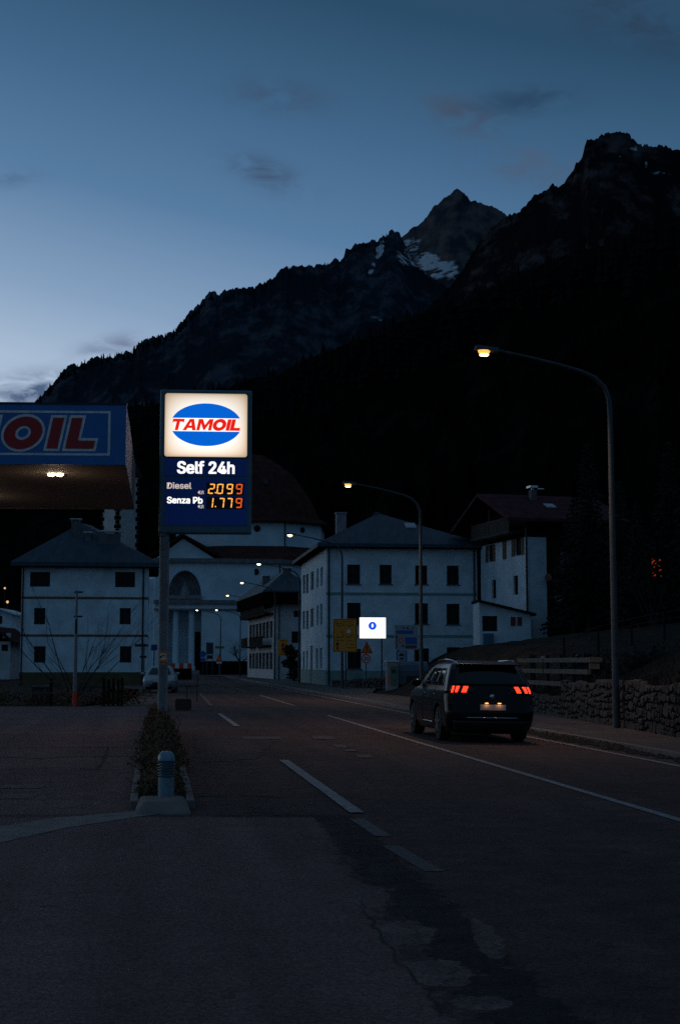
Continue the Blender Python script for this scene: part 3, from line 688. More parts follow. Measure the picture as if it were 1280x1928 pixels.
M_pole = mat('grey_pole', (0.15, 0.18, 0.20), 0.6, var=0.25, scale=3)
M_navy = mat('navy_panel', (0.006, 0.022, 0.16), 0.35, emit=(0.0, 0.010, 0.085), estr=0.26)
def lit(name, c, s, vary=False):
    m = bpy.data.materials.new(name); m.use_nodes = True; t = m.node_tree; b = t.nodes['Principled BSDF']
    b.inputs['Base Color'].default_value = (min(.8, c[0]), min(.8, c[1]), min(.8, c[2]), 1); b.inputs['Roughness'].default_value = 0.4
    b.inputs['Emission Color'].default_value = tuple(c)+(1,); b.inputs['Emission Strength'].default_value = s
    return m
# the lit face: tubes behind the acrylic fall off towards its rim
M_lit = lit('lit_acrylic', (1.0, 0.86, 0.68), 1.0)
t_ = M_lit.node_tree; tcn = t_.nodes.new('ShaderNodeTexCoord'); sx_ = t_.nodes.new('ShaderNodeSeparateXYZ'); t_.links.new(tcn.outputs['Generated'], sx_.inputs[0])
ex = mth(t_, 'MULTIPLY', sx_.outputs[0], mth(t_, 'SUBTRACT', 1.0, sx_.outputs[0])); ez = mth(t_, 'MULTIPLY', sx_.outputs[2], mth(t_, 'SUBTRACT', 1.0, sx_.outputs[2]))
edge = mth(t_, 'MULTIPLY', mth(t_, 'POWER', mth(t_, 'MULTIPLY', ex, 4.0), 0.20), mth(t_, 'POWER', mth(t_, 'MULTIPLY', ez, 4.0), 0.20))
bri = mth(t_, 'MULTIPLY', edge, mth(t_, 'MULTIPLY_ADD', sx_.outputs[2], -0.30, 1.35))
t_.links.new(bri, t_.nodes['Principled BSDF'].inputs['Emission Strength'])
ccol = ramp(t_, edge, [(0.50, (1.0, 0.70, 0.42, 1)), (0.90, (1.0, 0.93, 0.84, 1))]); t_.links.new(ccol, t_.nodes['Principled BSDF'].inputs['Emission Color'])
M_litblue = lit('lit_blue', (0.0, 0.12, 0.62), 0.95); M_litred = lit('lit_red', (0.85, 0.012, 0.004), 0.95)
M_litwhite = lit('lit_white', (1.0, 0.98, 0.92), 1.1); M_litdim = lit('lit_dim_white', (0.80, 0.68, 0.62), 0.6)
M_led = lit('led_amber', (1.0, 0.42, 0.08), 1.25); M_ledred = lit('led_orange_red', (1.0, 0.13, 0.015), 0.85)
fr = Frame(309, 29.0, 4.0)
def tot(px, py): return fr.uz(px, py)
ub = tot(307, 1250)[0]
totem = empty('price_totem', fr.o, fr.a, 'tall lit fuel price sign with white logo panel on a grey pole', 'price sign')
zt = tot(300, 735)[1]; zb = tot(300, 1005)[1]; uL = tot(301, 870)[0]; uR = tot(474, 870)[0]
MB().box(uL, uR, -0.14, 0.14, zb, zt).build('cabinet', M_totem, totem, bevel=0.03)
MB().lathe([(0.10, 0.02), (0.10, zb-0.002)], (ub, 0, 0), 28).build('pole', M_pole, totem, smooth=True)
MB().box(uL+0.0, uL+0.16, -0.12, 0.12, zb-0.05, zb-0.003).build('bracket', M_totem, totem)
def rr(x0, x1, z0, z1, r, n=6):
    pts = []
    for cx, cz, a in ((x1-r, z1-r, 0), (x0+r, z1-r, 90), (x0+r, z0+r, 180), (x1-r, z0+r, 270)):
        pts += [(cx+r*math.cos(R(a+90*i/n)), cz+r*math.sin(R(a+90*i/n))) for i in range(n+1)]
    return pts
def trect(x0, y0, x1, y1): a, b = tot(x0, y1), tot(x1, y0); return a[0], b[0], a[1], b[1]
def tcorr(x, y): return y - 0*(x)   # pixel rows follow the frame's own perspective
x0, x1, z0, z1 = trect(310, 744.5, 466, 861.5)
x1_ = x1
blk = MB(); blk.extr([(a, -0.141, b) for a, b in rr(x0-.02, x1+.02, z0-.02, z1+.02, .05)], (0, -0.008, 0)); blk.build('gasket', M_black, totem)
lp = MB(); lp.extr([(a, -0.150, b) for a, b in rr(x0, x1, z0, z1, .06)], (0, -0.014, 0)); lp = lp.build('logo_panel', M_lit, totem)
cxp, czp = tot(388.5, 802); rx = (tot(455, 800)[0]-tot(322, 800)[0])/2; rz = (tot(388, 762)[1]-tot(388, 842)[1])/2
bh, bl = tot(388, 789.6)[1], tot(388, 814.6)[1]
curve_mesh('ellipse_half', [seg_ell(cxp, czp, rx, rz, bh, czp+rz*0.9999)], M_litblue, lp, face_m(-0.168), 0.002)
curve_mesh('ellipse_half', [seg_ell(cxp, czp, rx, rz, czp-rz*0.9999, bl)], M_litblue, lp, face_m(-0.168), 0.002)
curve_mesh('lettering', word_loops('TAMOIL', tot(322, 800)[0], tot(456, 800)[0], tot(388, 812.8)[1], tot(388, 791.4)[1], gap=.03), M_litred, lp, face_m(-0.168), 0.002)
x0, x1, z0, z1 = trect(310.5, 866.5, 465, 897.5)
sf = MB().box(x0, x1, -0.156, -0.141, z0, z1).build('self_service_panel', M_navy, totem)
text('lettering', 'Self 24h', M_litwhite, sf, face_m(-0.158), (tot(334, 880)[0], tot(442, 880)[0], tot(388, 894)[1], tot(388, 870)[1]), 0.022, 0.001)
x0, x1, z0, z1 = trect(310.5, 903, 465, 990)
pp = MB().box(x0, x1, -0.156, -0.141, z0, z1).build('price_panel', M_navy, totem)
text('lettering', 'Diesel', M_litdim, pp, face_m(-0.158), (tot(315, 917)[0], tot(361, 917)[0], tot(338, 922)[1], tot(338, 910)[1]), 0.020, 0.001)
text('lettering', 'Senza Pb', M_litwhite, pp, face_m(-0.158), (tot(315, 943)[0], tot(382, 943)[0], tot(338, 949.5)[1], tot(338, 937)[1]), 0.024, 0.001)
for yy_ in (929, 955.5): text('lettering', '€/l', M_litdim, pp, face_m(-0.158), (tot(373, 929)[0], tot(384.5, 929)[0], tot(378, yy_+3.5)[1], tot(378, yy_-3.5)[1]), 0.02, 0.001)
SEG = {'a': (0.12, 0.88, 1, 1), 'g': (0.12, 0.88, .5, .5), 'd': (0.12, 0.88, 0, 0), 'f': (0, 0, .54, .96), 'b': (1, 1, .54, .96), 'e': (0, 0, .04, .46), 'c': (1, 1, .04, .46)}
DIG = {'0': 'abcdef', '1': 'bc', '2': 'abged', '7': 'abc', '9': 'abcdfg'}
def digits(xpos, ytop, ybot, s, dot):
    d0 = MB().box(tot(389, ytop)[0], tot(459.5, ytop)[0], -0.166, -0.157, tot(388, ybot+2)[1], tot(388, ytop-2)[1]).build('price_display', M_black, pp)
    for i, ch in enumerate(s):
        xa, xb = tot(xpos[i], ytop)[0], tot(xpos[i]+9.5, ytop)[0]; za, zb_ = tot(388, ybot)[1]+.012, tot(388, ytop)[1]-.012; loops = []; w = 0.0125
        for sg in DIG[ch]:
            p0, p1, q0, q1 = SEG[sg]; sh = 0.10; zm = (za+zb_)/2
            if q0 == q1: zz0 = za+(zb_-za)*q0; lp_ = [(xa+w*1.2, zz0-w), (xb-w*1.2, zz0-w), (xb-w*1.2, zz0+w), (xa+w*1.2, zz0+w)]
            else:
                xx = xa if p0 == 0 else xb; zl, zh = (zm+w*.5, zb_+w*.4) if q0 > .5 else (za-w*.4, zm-w*.5); lp_ = [(xx-w, zl), (xx+w, zl), (xx+w, zh), (xx-w, zh)]
            loops.append([(px+(pz-za)*sh, pz) for px, pz in lp_])
        curve_mesh('digit', loops, M_ledred if i == 3 else M_led, d0, face_m(-0.168), 0.001)
    xd, zd = tot(dot, ybot-1); curve_mesh('decimal_point', [ellipse(xd, zd+.012, .014, .014, 12)], M_led, d0, face_m(-0.168), 0.001)
digits([393, 409, 427, 444.5], 912.5, 931.5, '2099', 406)
digits([390.5, 411, 426, 444], 939, 957.5, '1779', 406)
# small car wash plate clamped to the pole
x0, x1, z0, z1 = trect(299.5, 1228, 315.5, 1246)
pl = MB().box(x0, x1, -0.125, -0.108, z0, z1).build('car_wash_plate', M_orange, totem)
MB().box(x0+.025, x1-.025, -0.129, -0.1255, z0+.04, z1-.035).build('white_field', M_white, pl)
cm = (x0+x1)/2; zc = (z0+z1)/2
curve_mesh('car_symbol', [ellipse(cm-.04, zc-.005, .024, .022, 14), ellipse(cm+.04, zc-.005, .024, .022, 14), [(cm-.055, zc+.008), (cm-.02, zc+.035), (cm+.03, zc+.035), (cm+.06, zc+.008)]], M_signblack, pl, face_m(-0.131), 0.001)
curve_mesh('orange_marks', [[(cm-.035+k*.045, z0-.075), (cm-.012+k*.045, z0-.075), (cm-.012+k*.045, z0-.02), (cm-.035+k*.045, z0-.02)] for k in range(2)], M_orange, pl, face_m(-0.112), 0.002)
# ------------------------------------------------------------------ petrol station canopy
NR = at(238, 762, 24.2); zT = NR.z; zB = at(238, 875, 24.2).z
FRr = Vector((at(253, 960, 31.3).x, 31.3, 0)); nr = Vector((NR.x, 24.2, 0))
dfr = Vector((-math.cos(R(2.5)), -math.sin(R(2.5)), 0)); NL = nr + dfr*11.0; FLl = FRr + dfr*11.0
M_canblue = mat('canopy_blue', (0.016, 0.15, 0.42), 0.5, var=0.08, scale=2)
M_canside = mat('canopy_side', (0.30, 0.26, 0.27), 0.6, var=0.15, scale=2)
M_soffit = mat('canopy_soffit', (0.30, 0.25, 0.20), 0.7, var=0.18, scale=5)
M_canlet = mat('canopy_red', (0.45, 0.010, 0.012), 0.5); M_canwh = mat('canopy_pale_outline', (0.78, 0.72, 0.70), 0.5, var=0.2, scale=10)
can = empty('petrol_canopy', nr, R(2.5), 'blue petrol station canopy with red lettering on its fascia', 'canopy')
inv = Matrix.Rotation(-R(2.5), 4, 'Z')
def cl(p): return inv @ (Vector(p)-nr)
c0, c1, c2, c3 = cl(nr), cl(FRr), cl(FLl), cl(NL)
def ring_box(pts, z0, z1, mb=None):
    mb = mb or MB(); return mb.prism([(p.x, p.y) for p in pts], z0, z1)
MBx = MB(); MBx.box(c3.x, c0.x, 0.0, 0.10, zB, zT); MBx.build('front_fascia', M_canblue, can)
e = MB(); e.prism([(c0.x, 0.101), (c1.x, c1.y), (c1.x-.08, c1.y), (c0.x-.08, .101)], zB, zT-.02); e.build('side_fascia', M_canside, can)
ring_box([Vector((c0.x-.085, .105, 0)), Vector((c1.x-.085, c1.y-.02, 0)), Vector((c2.x, c2.y-.02, 0)), Vector((c3.x, .105, 0))], zB+.03, zB+.12).build('soffit', M_soffit, can)
ring_box([Vector((c0.x-.085, .105, 0)), Vector((c1.x-.085, c1.y-.02, 0)), Vector((c2.x, c2.y-.02, 0)), Vector((c3.x, .105, 0))], zT-.12, zT-.05).build('roof_deck', M_stone, can)
MB().box(c2.x, c1.x, c1.y-.019, c1.y+.06, zB, zT-.02).build('rear_fascia', M_canside, can)
MB().box(c3.x, c0.x+.01, -0.02, 0.10, zT+.001, zT+.03).build('top_edging', M_pipe, can)
for uu in (-5.6, -9.6): MB().box(c0.x+uu-.15, c0.x+uu+.15, 3.2, 3.5, 0.0, zB+.029).build('column', M_steel, can)
cf = Frame(238, 24.2, 2.5); cf.o = nr
def cz_(px, py): return cf.uz(px, py)
fh0, fh1 = cz_(192, 846)[1], cz_(192, 787)[1]
xE = cz_(192, 815)[0]; xO = cz_(6, 815)[0]; wOIL = 1.32+.38+.98+.3; h_ = fh1-fh0
sxx = (xE-xO-0.22*h_)/(1.32+.38+.98+.22*1+0.0)
def letters(word, xright, h0, h1, sx, gap, shear=0.2):
    x = 0; L = []
    W = sum(GL[c][0] for c in word)+gap*(len(word)-1)
    for c in word:
        w, ls = GL[c]
        for lp_ in ls: L.append([(xright-(W-x-px)*sx-shear*(h1-h0)*(1-py)*1.0 + 0.0, h0+py*(h1-h0)) for px, py in lp_])
        x += w+gap
    return L
hh = fh1-fh0; Lw = letters('TAMOIL', xE-0.035, fh0+.01, fh1+.0, hh*0.90, 0.27)
curve_mesh('lettering_outline', Lw, M_canwh, can, face_m(-0.004), 0.003, offset=0.045)
curve_mesh('lettering', Lw, M_canlet, can, face_m(-0.012), 0.003)
a0, b0 = cz_(207, 858); a1, b1 = cz_(207, 774); xl = c3.x+0.4
curve_mesh('border_line', [[(xl, b0), (a0, b0), (a0, b1), (xl, b1)], [(xl+.04, b0+.04), (xl+.04, b1-.04), (a0-.04, b1-.04), (a0-.04, b0+.04)]], M_canwh, can, face_m(-0.004), 0.003)
# lamps under the canopy
M_flood = lit('flood_light', (1.0, 0.86, 0.62), 14.0)
fx, fy = cl(at(105, 894, 25.6)).x, cl(at(105, 894, 25.6)).y
for k, (ox, oy) in enumerate(((0, 0), (-4.6, 0.1), (-2.2, 3.6))):
    zl = at(105, 894, 25.6).z if k == 0 else zB-.04
    fl = empty('canopy_light', can.matrix_basis @ Vector((0, 0, 0)) if False else (0, 0, 0), 0, None)
    bpy.data.objects.remove(fl)
    hs = MB().box(fx+ox-.17, fx+ox+.17, fy+oy-.03, fy+oy+.18, zl-.02, zB+.03).build('floodlight', M_steel, can)
    for s_ in (-1, 1):
        l = MB(); l.lathe([(0.001, -0.045), (0.05, -0.04), (0.068, -0.015), (0.07, 0.0)], (0, 0, 0), 16, 'y')
        o = l.build('lamp_glass', M_flood, hs, smooth=True); o.location = (fx+ox+s_*.075, fy+oy-.031, zl+.0); o.scale = (0.95, 1, 0.5)
    ld = bpy.data.lights.new('canopy_glow', 'POINT'); ld.energy = 2.6; ld.color = (1, 0.72, 0.48); ld.shadow_soft_size = 0.15
    lo = bpy.data.objects.new('canopy_glow', ld); col.objects.link(lo); lo.parent = can; lo.location = (fx+ox, fy+oy-0.1, zB-0.45)
# security camera under the canopy
pc = cl(at(197, 890, 26.5)); cc = MB(); cc.tube([(pc.x, pc.y, zB+.03), (pc.x, pc.y, pc.z+.05)], 0.02); cc.box(pc.x-.07, pc.x+.05, pc.y-.08, pc.y+.06, pc.z-.04, pc.z+.05); cc.build('security_camera', M_black, can)

# ------------------------------------------------------------------ street lamps
M_lens = lit('sodium_halo_lens', (1.0, 0.33, 0.06), 1.8); M_bulb = lit('sodium_bulb', (1.0, 0.72, 0.38), 6.0); M_lenspale = lit('pale_lens', (1.0, 0.86, 0.50), 5.0)  # dim orange lens glow imitates the halo round the bright bulb
def arm_pts():
    P = [(0, 0, 0), (0, 0, 2), (0, 0, 5), (0, 0, 8.0), (-.02, 0, 8.4), (-.14, 0, 8.72), (-.38, 0, 8.95), (-.74, 0, 9.11), (-1.35, 0, 9.27), (-1.96, 0, 9.41), (-2.95, 0, 9.60)]
    return P
def street_lamp(px, Y, head_px, label, lens, energy, colr, first=False, lens_s=1.0):
    base = at(px, 1250, Y); ang = A7 if Y < 200 else A7
    o = empty('street_lamp', (base.x, Y, 0.02), R(ang), label, 'street lamp', 'street lamps along the right side of the road')
    P = arm_pts(); rr_ = [.095, .088, .078, .066, .062, .058, .054, .05, .044, .038, .03]
    ps = MB(); ps.tube(P[:4], rr_[:4], 12); ps.build('pole', M_steel, o, smooth=True)
    am = MB(); am.tube(P[3:], rr_[3:], 10); am.build('arm', M_steel, o, smooth=True)
    h = MB(); h.hexa([(-3.55, -.11, 9.60), (-2.92, -.08, 9.55), (-2.92, .08, 9.55), (-3.55, .11, 9.60), (-3.5, -.08, 9.72), (-2.92, -.05, 9.66), (-2.92, .05, 9.66), (-3.5, .08, 9.72)]); hd = h.build('lamp_head', M_steel, o, bevel=.02)
    l = MB(); l.lathe([(0.02, -0.13), (0.08, -0.10), (0.12, -0.05), (0.13, 0.0)], (0, 0, 0), 14); g = l.build('lens', lens, hd, smooth=True); g.location = (-3.30, 0, 9.585); g.scale = (1.25*lens_s, 0.85*lens_s, lens_s)
    if energy > 100:
        q = MB(); q.lathe([(0.01, -0.05), (0.06, -0.035), (0.075, 0), (0.05, .03)], (0, 0, 0), 12); q = q.build('bulb', M_bulb, hd, smooth=True); q.location = (-3.30, 0, 9.475); q.scale = (1.7, 1.2, .9)
    if energy:
        ld = bpy.data.lights.new('lamp_light', 'SPOT'); ld.energy = energy; ld.color = colr; ld.shadow_soft_size = 0.12; ld.spot_size = R(140); ld.spot_blend = 0.8
        lo = bpy.data.objects.new('lamp_light', ld); col.objects.link(lo); lo.parent = o; lo.location = (-3.30, 0, 9.30)
    return o
warm = (1.0, 0.60, 0.34); pale = (1.0, 0.86, 0.52)
first_lamp = street_lamp(1158, 34.2, 905, 'tall curved street lamp beside the stone wall, glowing orange', M_lens, 650, warm)
first_lamp.scale = (.95, .95, .95)
street_lamp(793, 63.7, 653, 'curved street lamp rising behind the black car, warm glow', M_lens, 700, warm, lens_s=1.0)
street_lamp(644, 89, 545, 'street lamp in front of the hip roofed house, head against the church', M_lenspale, 9, pale)
street_lamp(563, 115, 488, 'street lamp at the far corner of the hip roofed house', M_lenspale, 9, pale)
street_lamp(517, 141.6, 455, 'street lamp in front of the balconied chalet', M_lenspale, 9, pale)
street_lamp(480, 168, 429, 'street lamp just past the balconied chalet, lower arm in view', M_lenspale, 9, pale)
l7 = street_lamp(452, 196, 409, 'farther street lamp of the pair before the church wall', M_lenspale, 9, pale)
l8 = street_lamp(415, 196.5, 372, 'street lamp shining before the church portico', M_lenspale, 9, pale)
l7.location.z = -.65; l8.location.z = -.65

# ------------------------------------------------------------------ house left
def downpipe(parent, x, y, z0, z1, m=None, r=0.05): return MB().tube([(x, y, z0), (x, y, z1)], r, 8).build('downpipe', m or M_pipe, parent)
hl = Frame(37, 103, A7)
uW = hl.uz(279, 1160)[0]; zE = hl.uz(150, 1068)[1]; zRr = hl.uz(150, 984)[1]+0.35; dep = 10.0
house = empty('white_house', hl.o, hl.a, 'white three storey house with brown bands beside the price sign', 'house')
Pf = plane3((0, 0, 0), (1, 0, 0), (0, 1, 0)); Pr = plane3((uW, 0, 0), (0, 1, 0), (-1, 0, 0)); Plf = plane3((0, 0, 0), (0, 1, 0), (1, 0, 0)); Pb = plane3((0, dep, 0), (1, 0, 0), (0, -1, 0))
holes = [hl.rect(*r) for r in ((57, 1077, 94, 1105), (217, 1077, 254, 1106), (64.5, 1145, 85, 1176), (225.5, 1145, 246, 1176), (64.5, 1217, 85.5, 1248), (226, 1217, 247, 1248))]
w = MB(); zp = hl.uz(150, 1266)[1]
facade(w, Pf, 0, uW, zp, zE, holes); shole = [(2, 3, 2.2, 3.6), (6, 7, 2.2, 3.6), (2, 3, 5.4, 6.8), (6, 7, 5.4, 6.8)]
facade(w, Pr, 0, dep, zp, zE, shole); facade(w, Plf, 0, dep, zp, zE, []); facade(w, Pb, 0, uW, zp, zE, []); w.build('wall', M_plaster, house)
for h in holes: window(house, Pf, h, 'pane', M_green, M_glass)
for h in shole: window(house, Pr, h, 'pane', M_green, M_glass)
MB().box(-.04, uW+.04, -.04, dep+.04, -0.13, zp-.002).build('plinth', M_ochre, house)
for yy_ in (1126, 1197): zc = hl.uz(150, yy_)[1]; MB().box(-.02, uW+.02, -.02, dep+.02, zc-.085, zc+.085).build('band', M_trim, house)
rf = hip(MB(), 0, uW, 0, dep, zE+.32, zRr, 0.75, 0.30, ra=(hl.uz(148, 990)[0], 3.9), rb=(hl.uz(165, 990)[0], 5.6)).build('roof', M_roofblue, house)
MB().box(-.7, uW+.7, -.7, dep+.7, zE-.03, zE+.018).build('eave_boards_and_shade', M_eave, house)
downpipe(house, hl.uz(42, 1160)[0], -.07, -.1, zE-.04, M_pipe, .06); downpipe(house, hl.uz(269, 1160)[0], -.07, -.1, zE-.04, M_pipe, .06)
for (x0_, y0_, x1_, y1_, vv) in ((134, 981, 151, 1024, 2.6), (160, 1006, 171, 1034, 1.7), (185, 1004, 226, 1046, 1.4)):
    a = hl.uz(x0_, y0_, vv); b = hl.uz(x1_, y1_, vv)
    ch = MB().box(a[0], b[0], vv, vv+.7, b[1]-.6, a[1]).build('chimney', M_chim, rf)
    MB().box(a[0]-.1, b[0]+.1, vv-.1, vv+.8, a[1]+.12, a[1]+.2).build('chimney_cap', M_sheet, ch)
    q = MB()
    for ux in (a[0]+.03, b[0]-.09):
        for vy in (vv+.03, vv+.6): q.box(ux, ux+.06, vy, vy+.06, a[1]+.001, a[1]+.119)
    q.build('cap_post', M_sheet, ch)

# ------------------------------------------------------------------ house middle
hm = Frame(614, 102, A7)
uM = hm.uz(899, 1160)[0]; zEm = hm.uz(700, 1033)[1]; dm = hm.vz(567, 1160)[0]
mh = empty('hip_roofed_house', hm.o, hm.a, 'large pale three storey house with hip roof behind the road signs', 'house')
Pr = plane3((uM, 0, 0), (0, 1, 0), (-1, 0, 0)); Pl_ = plane3((0, 0, 0), (0, 1, 0), (1, 0, 0)); Pb = plane3((0, dm, 0), (1, 0, 0), (0, -1, 0))
fh_ = [hm.rect(*r) for r in ((653.5, 1063, 678, 1100), (714.5, 1063.5, 737.5, 1100), (781.5, 1064.5, 804.5, 1100.5), (841, 1065, 864, 1101), (653.5, 1135, 679, 1176), (781, 1136, 806, 1175), (840.5, 1137, 865.5, 1176), (654, 1222, 680, 1260), (782, 1221, 808, 1258), (841, 1219, 867, 1258))]
sh_ = []
for (xa, xb, t0, b0_) in ((570, 574.3, 1083, 1118), (576, 580.6, 1081, 1117), (585, 590.5, 1077, 1111), (596, 599.5, 1071, 1106), (603.5, 607.5, 1068, 1103),
                       (569.5, 574, 1151, 1185), (576, 580.6, 1150, 1185), (584.5, 590, 1146, 1181), (596, 599.5, 1140, 1178), (602.5, 606.5, 1137, 1177),
                       (570, 573.5, 1227, 1261), (576.5, 579.5, 1226, 1261), (594.5, 598.5, 1221, 1260), (602, 606, 1220, 1260)):
    v0, v1, z0_, z1_ = hm.srect(xa, t0, xb, b0_); sh_.append((v0, v1, z0_, z1_))
dr = hm.srect(584, 1216, 588.5, 1280); dr = (dr[0], dr[1], 0.0, dr[3]); sh_.append(dr)
w = MB(); zpm = hm.uz(640, 1263)[1]
facade(w, Pf, 0, uM, -.1, zEm, fh_); facade(w, Pl_, 0, dm, -.1, zEm, sh_); facade(w, Pr, 0, dm, -.1, zEm, []); facade(w, Pb, 0, uM, -.1, zEm, [])
w.build('wall', M_plaster, mh)
for h in fh_: window(mh, Pf, h, 'pane', M_green, M_glass, sill=M_chim)
for h in sh_[:-1]: window(mh, Pl_, h, 'shutter', M_green, M_green)
dd = MB(); pbox(dd, Pl_, dr[0], dr[1], dr[2], dr[3], .12, .2); dd.build('door', M_brownwood, mh)
MB().box(-.035, uM+.035, -.035, -.002, -0.1, zpm).build('plinth', M_greenband, mh); 
for a_, b_ in ((0, dr[0]), (dr[1], dm)): MB().box(-.035, -.002, a_, b_, -0.1, zpm*1.05).build('plinth', M_greenband, mh)
for yy_ in (1118, 1198): zc = hm.uz(640, yy_)[1]; MB().box(-.02, uM+.02, -.025, -.002, zc-.1, zc+.1).build('band', M_greenband, mh)
zRm = hm.uz(720, 966, 5.0)[1]
rf = hip(MB(), 0, uM, 0, dm, zEm+.32, zRm, 0.7, 0.25, ra=(hm.uz(712, 966, 5.2)[0], 5.2), rb=(hm.uz(716, 966, 12)[0]-.8, 12.6)).build('roof', M_roofblue, mh)
MB().box(-.65, uM+.65, -.65, dm+.65, zEm+.001, zEm+.062).build('eave_boards_and_shade', M_eave, mh)
for px_ in (619, 893): downpipe(mh, hm.uz(px_, 1160)[0], -.09, -.1, zEm-.01, M_pipe, .06)
vv = 3.0; a = hm.uz(634, 962, vv); b = hm.uz(652, 1012, vv); ch = MB().box(a[0], b[0], vv, vv+.8, b[1]-.8, a[1]-.2).build('chimney', M_stone, rf)
MB().box(a[0]-.06, b[0]+.06, vv-.06, vv+.86, a[1]-.199, a[1]-.08).build('chimney_cap', M_stone, ch)
def roofz(mbz0, zr, v, vr): return mbz0 + (zr-mbz0)*(v+.7)/(vr+.7)
a = hm.uz(764, 996, 2.2); b = hm.uz(784, 1006, 2.2); zz_ = roofz(zEm+.32, zRm, 2.2, 5.2); zz1 = roofz(zEm+.32, zRm, 3.0, 5.2)
sk = MB(); sk.hexa([(a[0], 2.2, zz_+.03), (b[0], 2.2, zz_+.03), (b[0], 3.0, zz1+.03), (a[0], 3.0, zz1+.03), (a[0], 2.2, zz_+.13), (b[0], 2.2, zz_+.13), (b[0], 3.0, zz1+.13), (a[0], 3.0, zz1+.13)]); sk.build('skylight', mat('skylight_glass', (.30, .36, .42), .3), rf)
an = MB(); q = hm.uz(707, 972, 5); an.tube([(q[0], 5, q[1]-1), (q[0], 5, q[1]+.35)], .03); an.tube([(q[0]-.4, 5, q[1]+.2), (q[0]+.4, 5, q[1]+.3)], .02); an.lathe([(.02, 0), (.3, .1), (.32, .12)], (q[0]+.15, 4.9, q[1]+.0), 14, 'y'); an.build('aerial', M_steel, rf)

# ------------------------------------------------------------------ balconied chalet (centre)
x0c = at(515, 1250, 143).x; xfar = at(466, 1250, 164).x
angc = math.degrees(math.atan2(x0c-xfar, 21.0))
hc = Frame(515, 143, angc); dc_ = 21.4; uC = hc.uz(575, 1160)[0]
ch_ = empty('balconied_chalet', hc.o, hc.a, 'old three storey chalet with dark balconies left of the hip roofed house', 'house')
zEc = hc.uz(540, 1135)[1]; P1 = plane3((0, 0, 0), (1, 0, 0), (0, 1, 0)); P2 = plane3((0, 0, 0), (0, 1, 0), (1, 0, 0)); P3 = plane3((uC, 0, 0), (0, 1, 0), (-1, 0, 0)); P4 = plane3((0, dc_, 0), (1, 0, 0), (0, -1, 0))
fhc = [hc.rect(549, 1189, 566, 1211), hc.rect(553, 1150, 566, 1162)]
shc = []
for (za, zb2) in ((1.0, 2.7), (4.2, 5.9), (7.3, 8.9)):
    for k in range(7): shc.append((1.2+k*2.8, 2.1+k*2.8, za, zb2))
w = MB(); facade(w, P1, 0, uC, -.1, zEc, fhc); facade(w, P2, 0, dc_, -.1, zEc, shc); facade(w, P3, 0, dc_, -.1, zEc, []); facade(w, P4, 0, uC, -.1, zEc, []); w.build('wall', M_plaster2, ch_)
for h in fhc: window(ch_, P1, h, 'pane', M_wood, M_glass)
for h in shc: window(ch_, P2, h, 'pane', M_wood, M_glass, open_sh=M_wood)
for (v0, v1, zf) in ((0.3, 20.9, 6.5), (1.5, 12.5, 3.3), (14.0, 19.5, 3.3)):
    b = MB(); b.box(-.95, -.002, v0, v1, zf, zf+.14); b.box(-.95, -.90, v0, v1, zf+1.0, zf+1.08)
    n = int((v1-v0)/.22)
    for k in range(n+1): vv = v0+.02+(v1-v0-.08)*k/n; b.box(-.94, -.91, vv, vv+.16, zf+.141, zf+.999)
    b.build('balcony', M_wood, ch_)
zrc = hc.uz(530, 1078)[1]
rfc = hip(MB(), 0, uC, 0, dc_, zEc+1.15, zrc+.4, 1.3, .15, ra=(uC/2, 2.6), rb=(uC/2, dc_-1)).build('roof', M_roofblue, ch_)
MB().box(-1.15, uC+1.15, -1.15, dc_+1.15, zEc-.16, zEc+.995).build('eave_boards_and_shade', M_eave, ch_)  # eave band made tall and near-black to stand for deep soffit shadow
for (x0_, y0_, x1_, y1_, vv) in ((533, 1070, 548, 1104, 1.5), (495, 1085, 508, 1106, 8)):
    a = hc.uz(x0_, y0_, vv); b = hc.uz(x1_, y1_, vv); c = MB().box(a[0], b[0], vv, vv+.8, b[1]-1, a[1]).build('chimney', M_chim, rfc); MB().box(a[0]-.1, b[0]+.1, vv-.1, vv+.9, a[1]+.001, a[1]+.12).build('chimney_cap', M_sheet, c)
downpipe(ch_, 0.55, -.08, -.1, zEc-.17)
# barn gap hedge between chalet and the hip roofed house
def leafball(mb, c, r, n, s, rnd):
    for i in range(n):
        d = Vector((rnd.gauss(0, 1), rnd.gauss(0, 1), rnd.gauss(0, 1))).normalized()*rnd.uniform(.35, 1)
        p = Vector((c[0]+d.x*r[0], c[1]+d.y*r[1], c[2]+d.z*r[2])); a = Vector((rnd.gauss(0, 1), rnd.gauss(0, 1), rnd.gauss(0, 1))).normalized()*s; b = a.cross(Vector((rnd.gauss(0, 1), rnd.gauss(0, 1), rnd.gauss(0, 1)))).normalized()*s*.6
        mb.add([p-a, p+b, p+a, p-b], [(0,1,2,3)])
rnd = random.Random(11)
M_leafdark = mat('dark_evergreen_leaves', (0.012, 0.014, 0.012), 1.0, var=0.4, scale=2)
M_leafbrown = mat('brown_hedge_leaves', (0.075, 0.045, 0.026), 1.0, color2=(0.19, 0.10, 0.045), scale=6)
M_bark = mat('dark_bark', (0.022, 0.018, 0.016), 1.0, var=0.3, scale=8)
sb = empty('evergreen_shrub', (at(560, 1250, 128).x, 128, 0), 0, 'dark shrub in the gap beside the hip roofed house', 'shrub')
m_ = MB()
for k in range(7): leafball(m_, (rnd.uniform(-.9, 1.0), rnd.uniform(-.6, .6), .5+k*.38), (1.1-.1*k, .9-.08*k, .5), 260, .16, rnd)
m_.build('crown', M_leafdark, sb)
MB().tube([(0, 0, -.1), (0.1, 0, 1.2), (0, 0, 2.4)], [.08, .06, .03], 6).build('trunk', M_bark, sb)

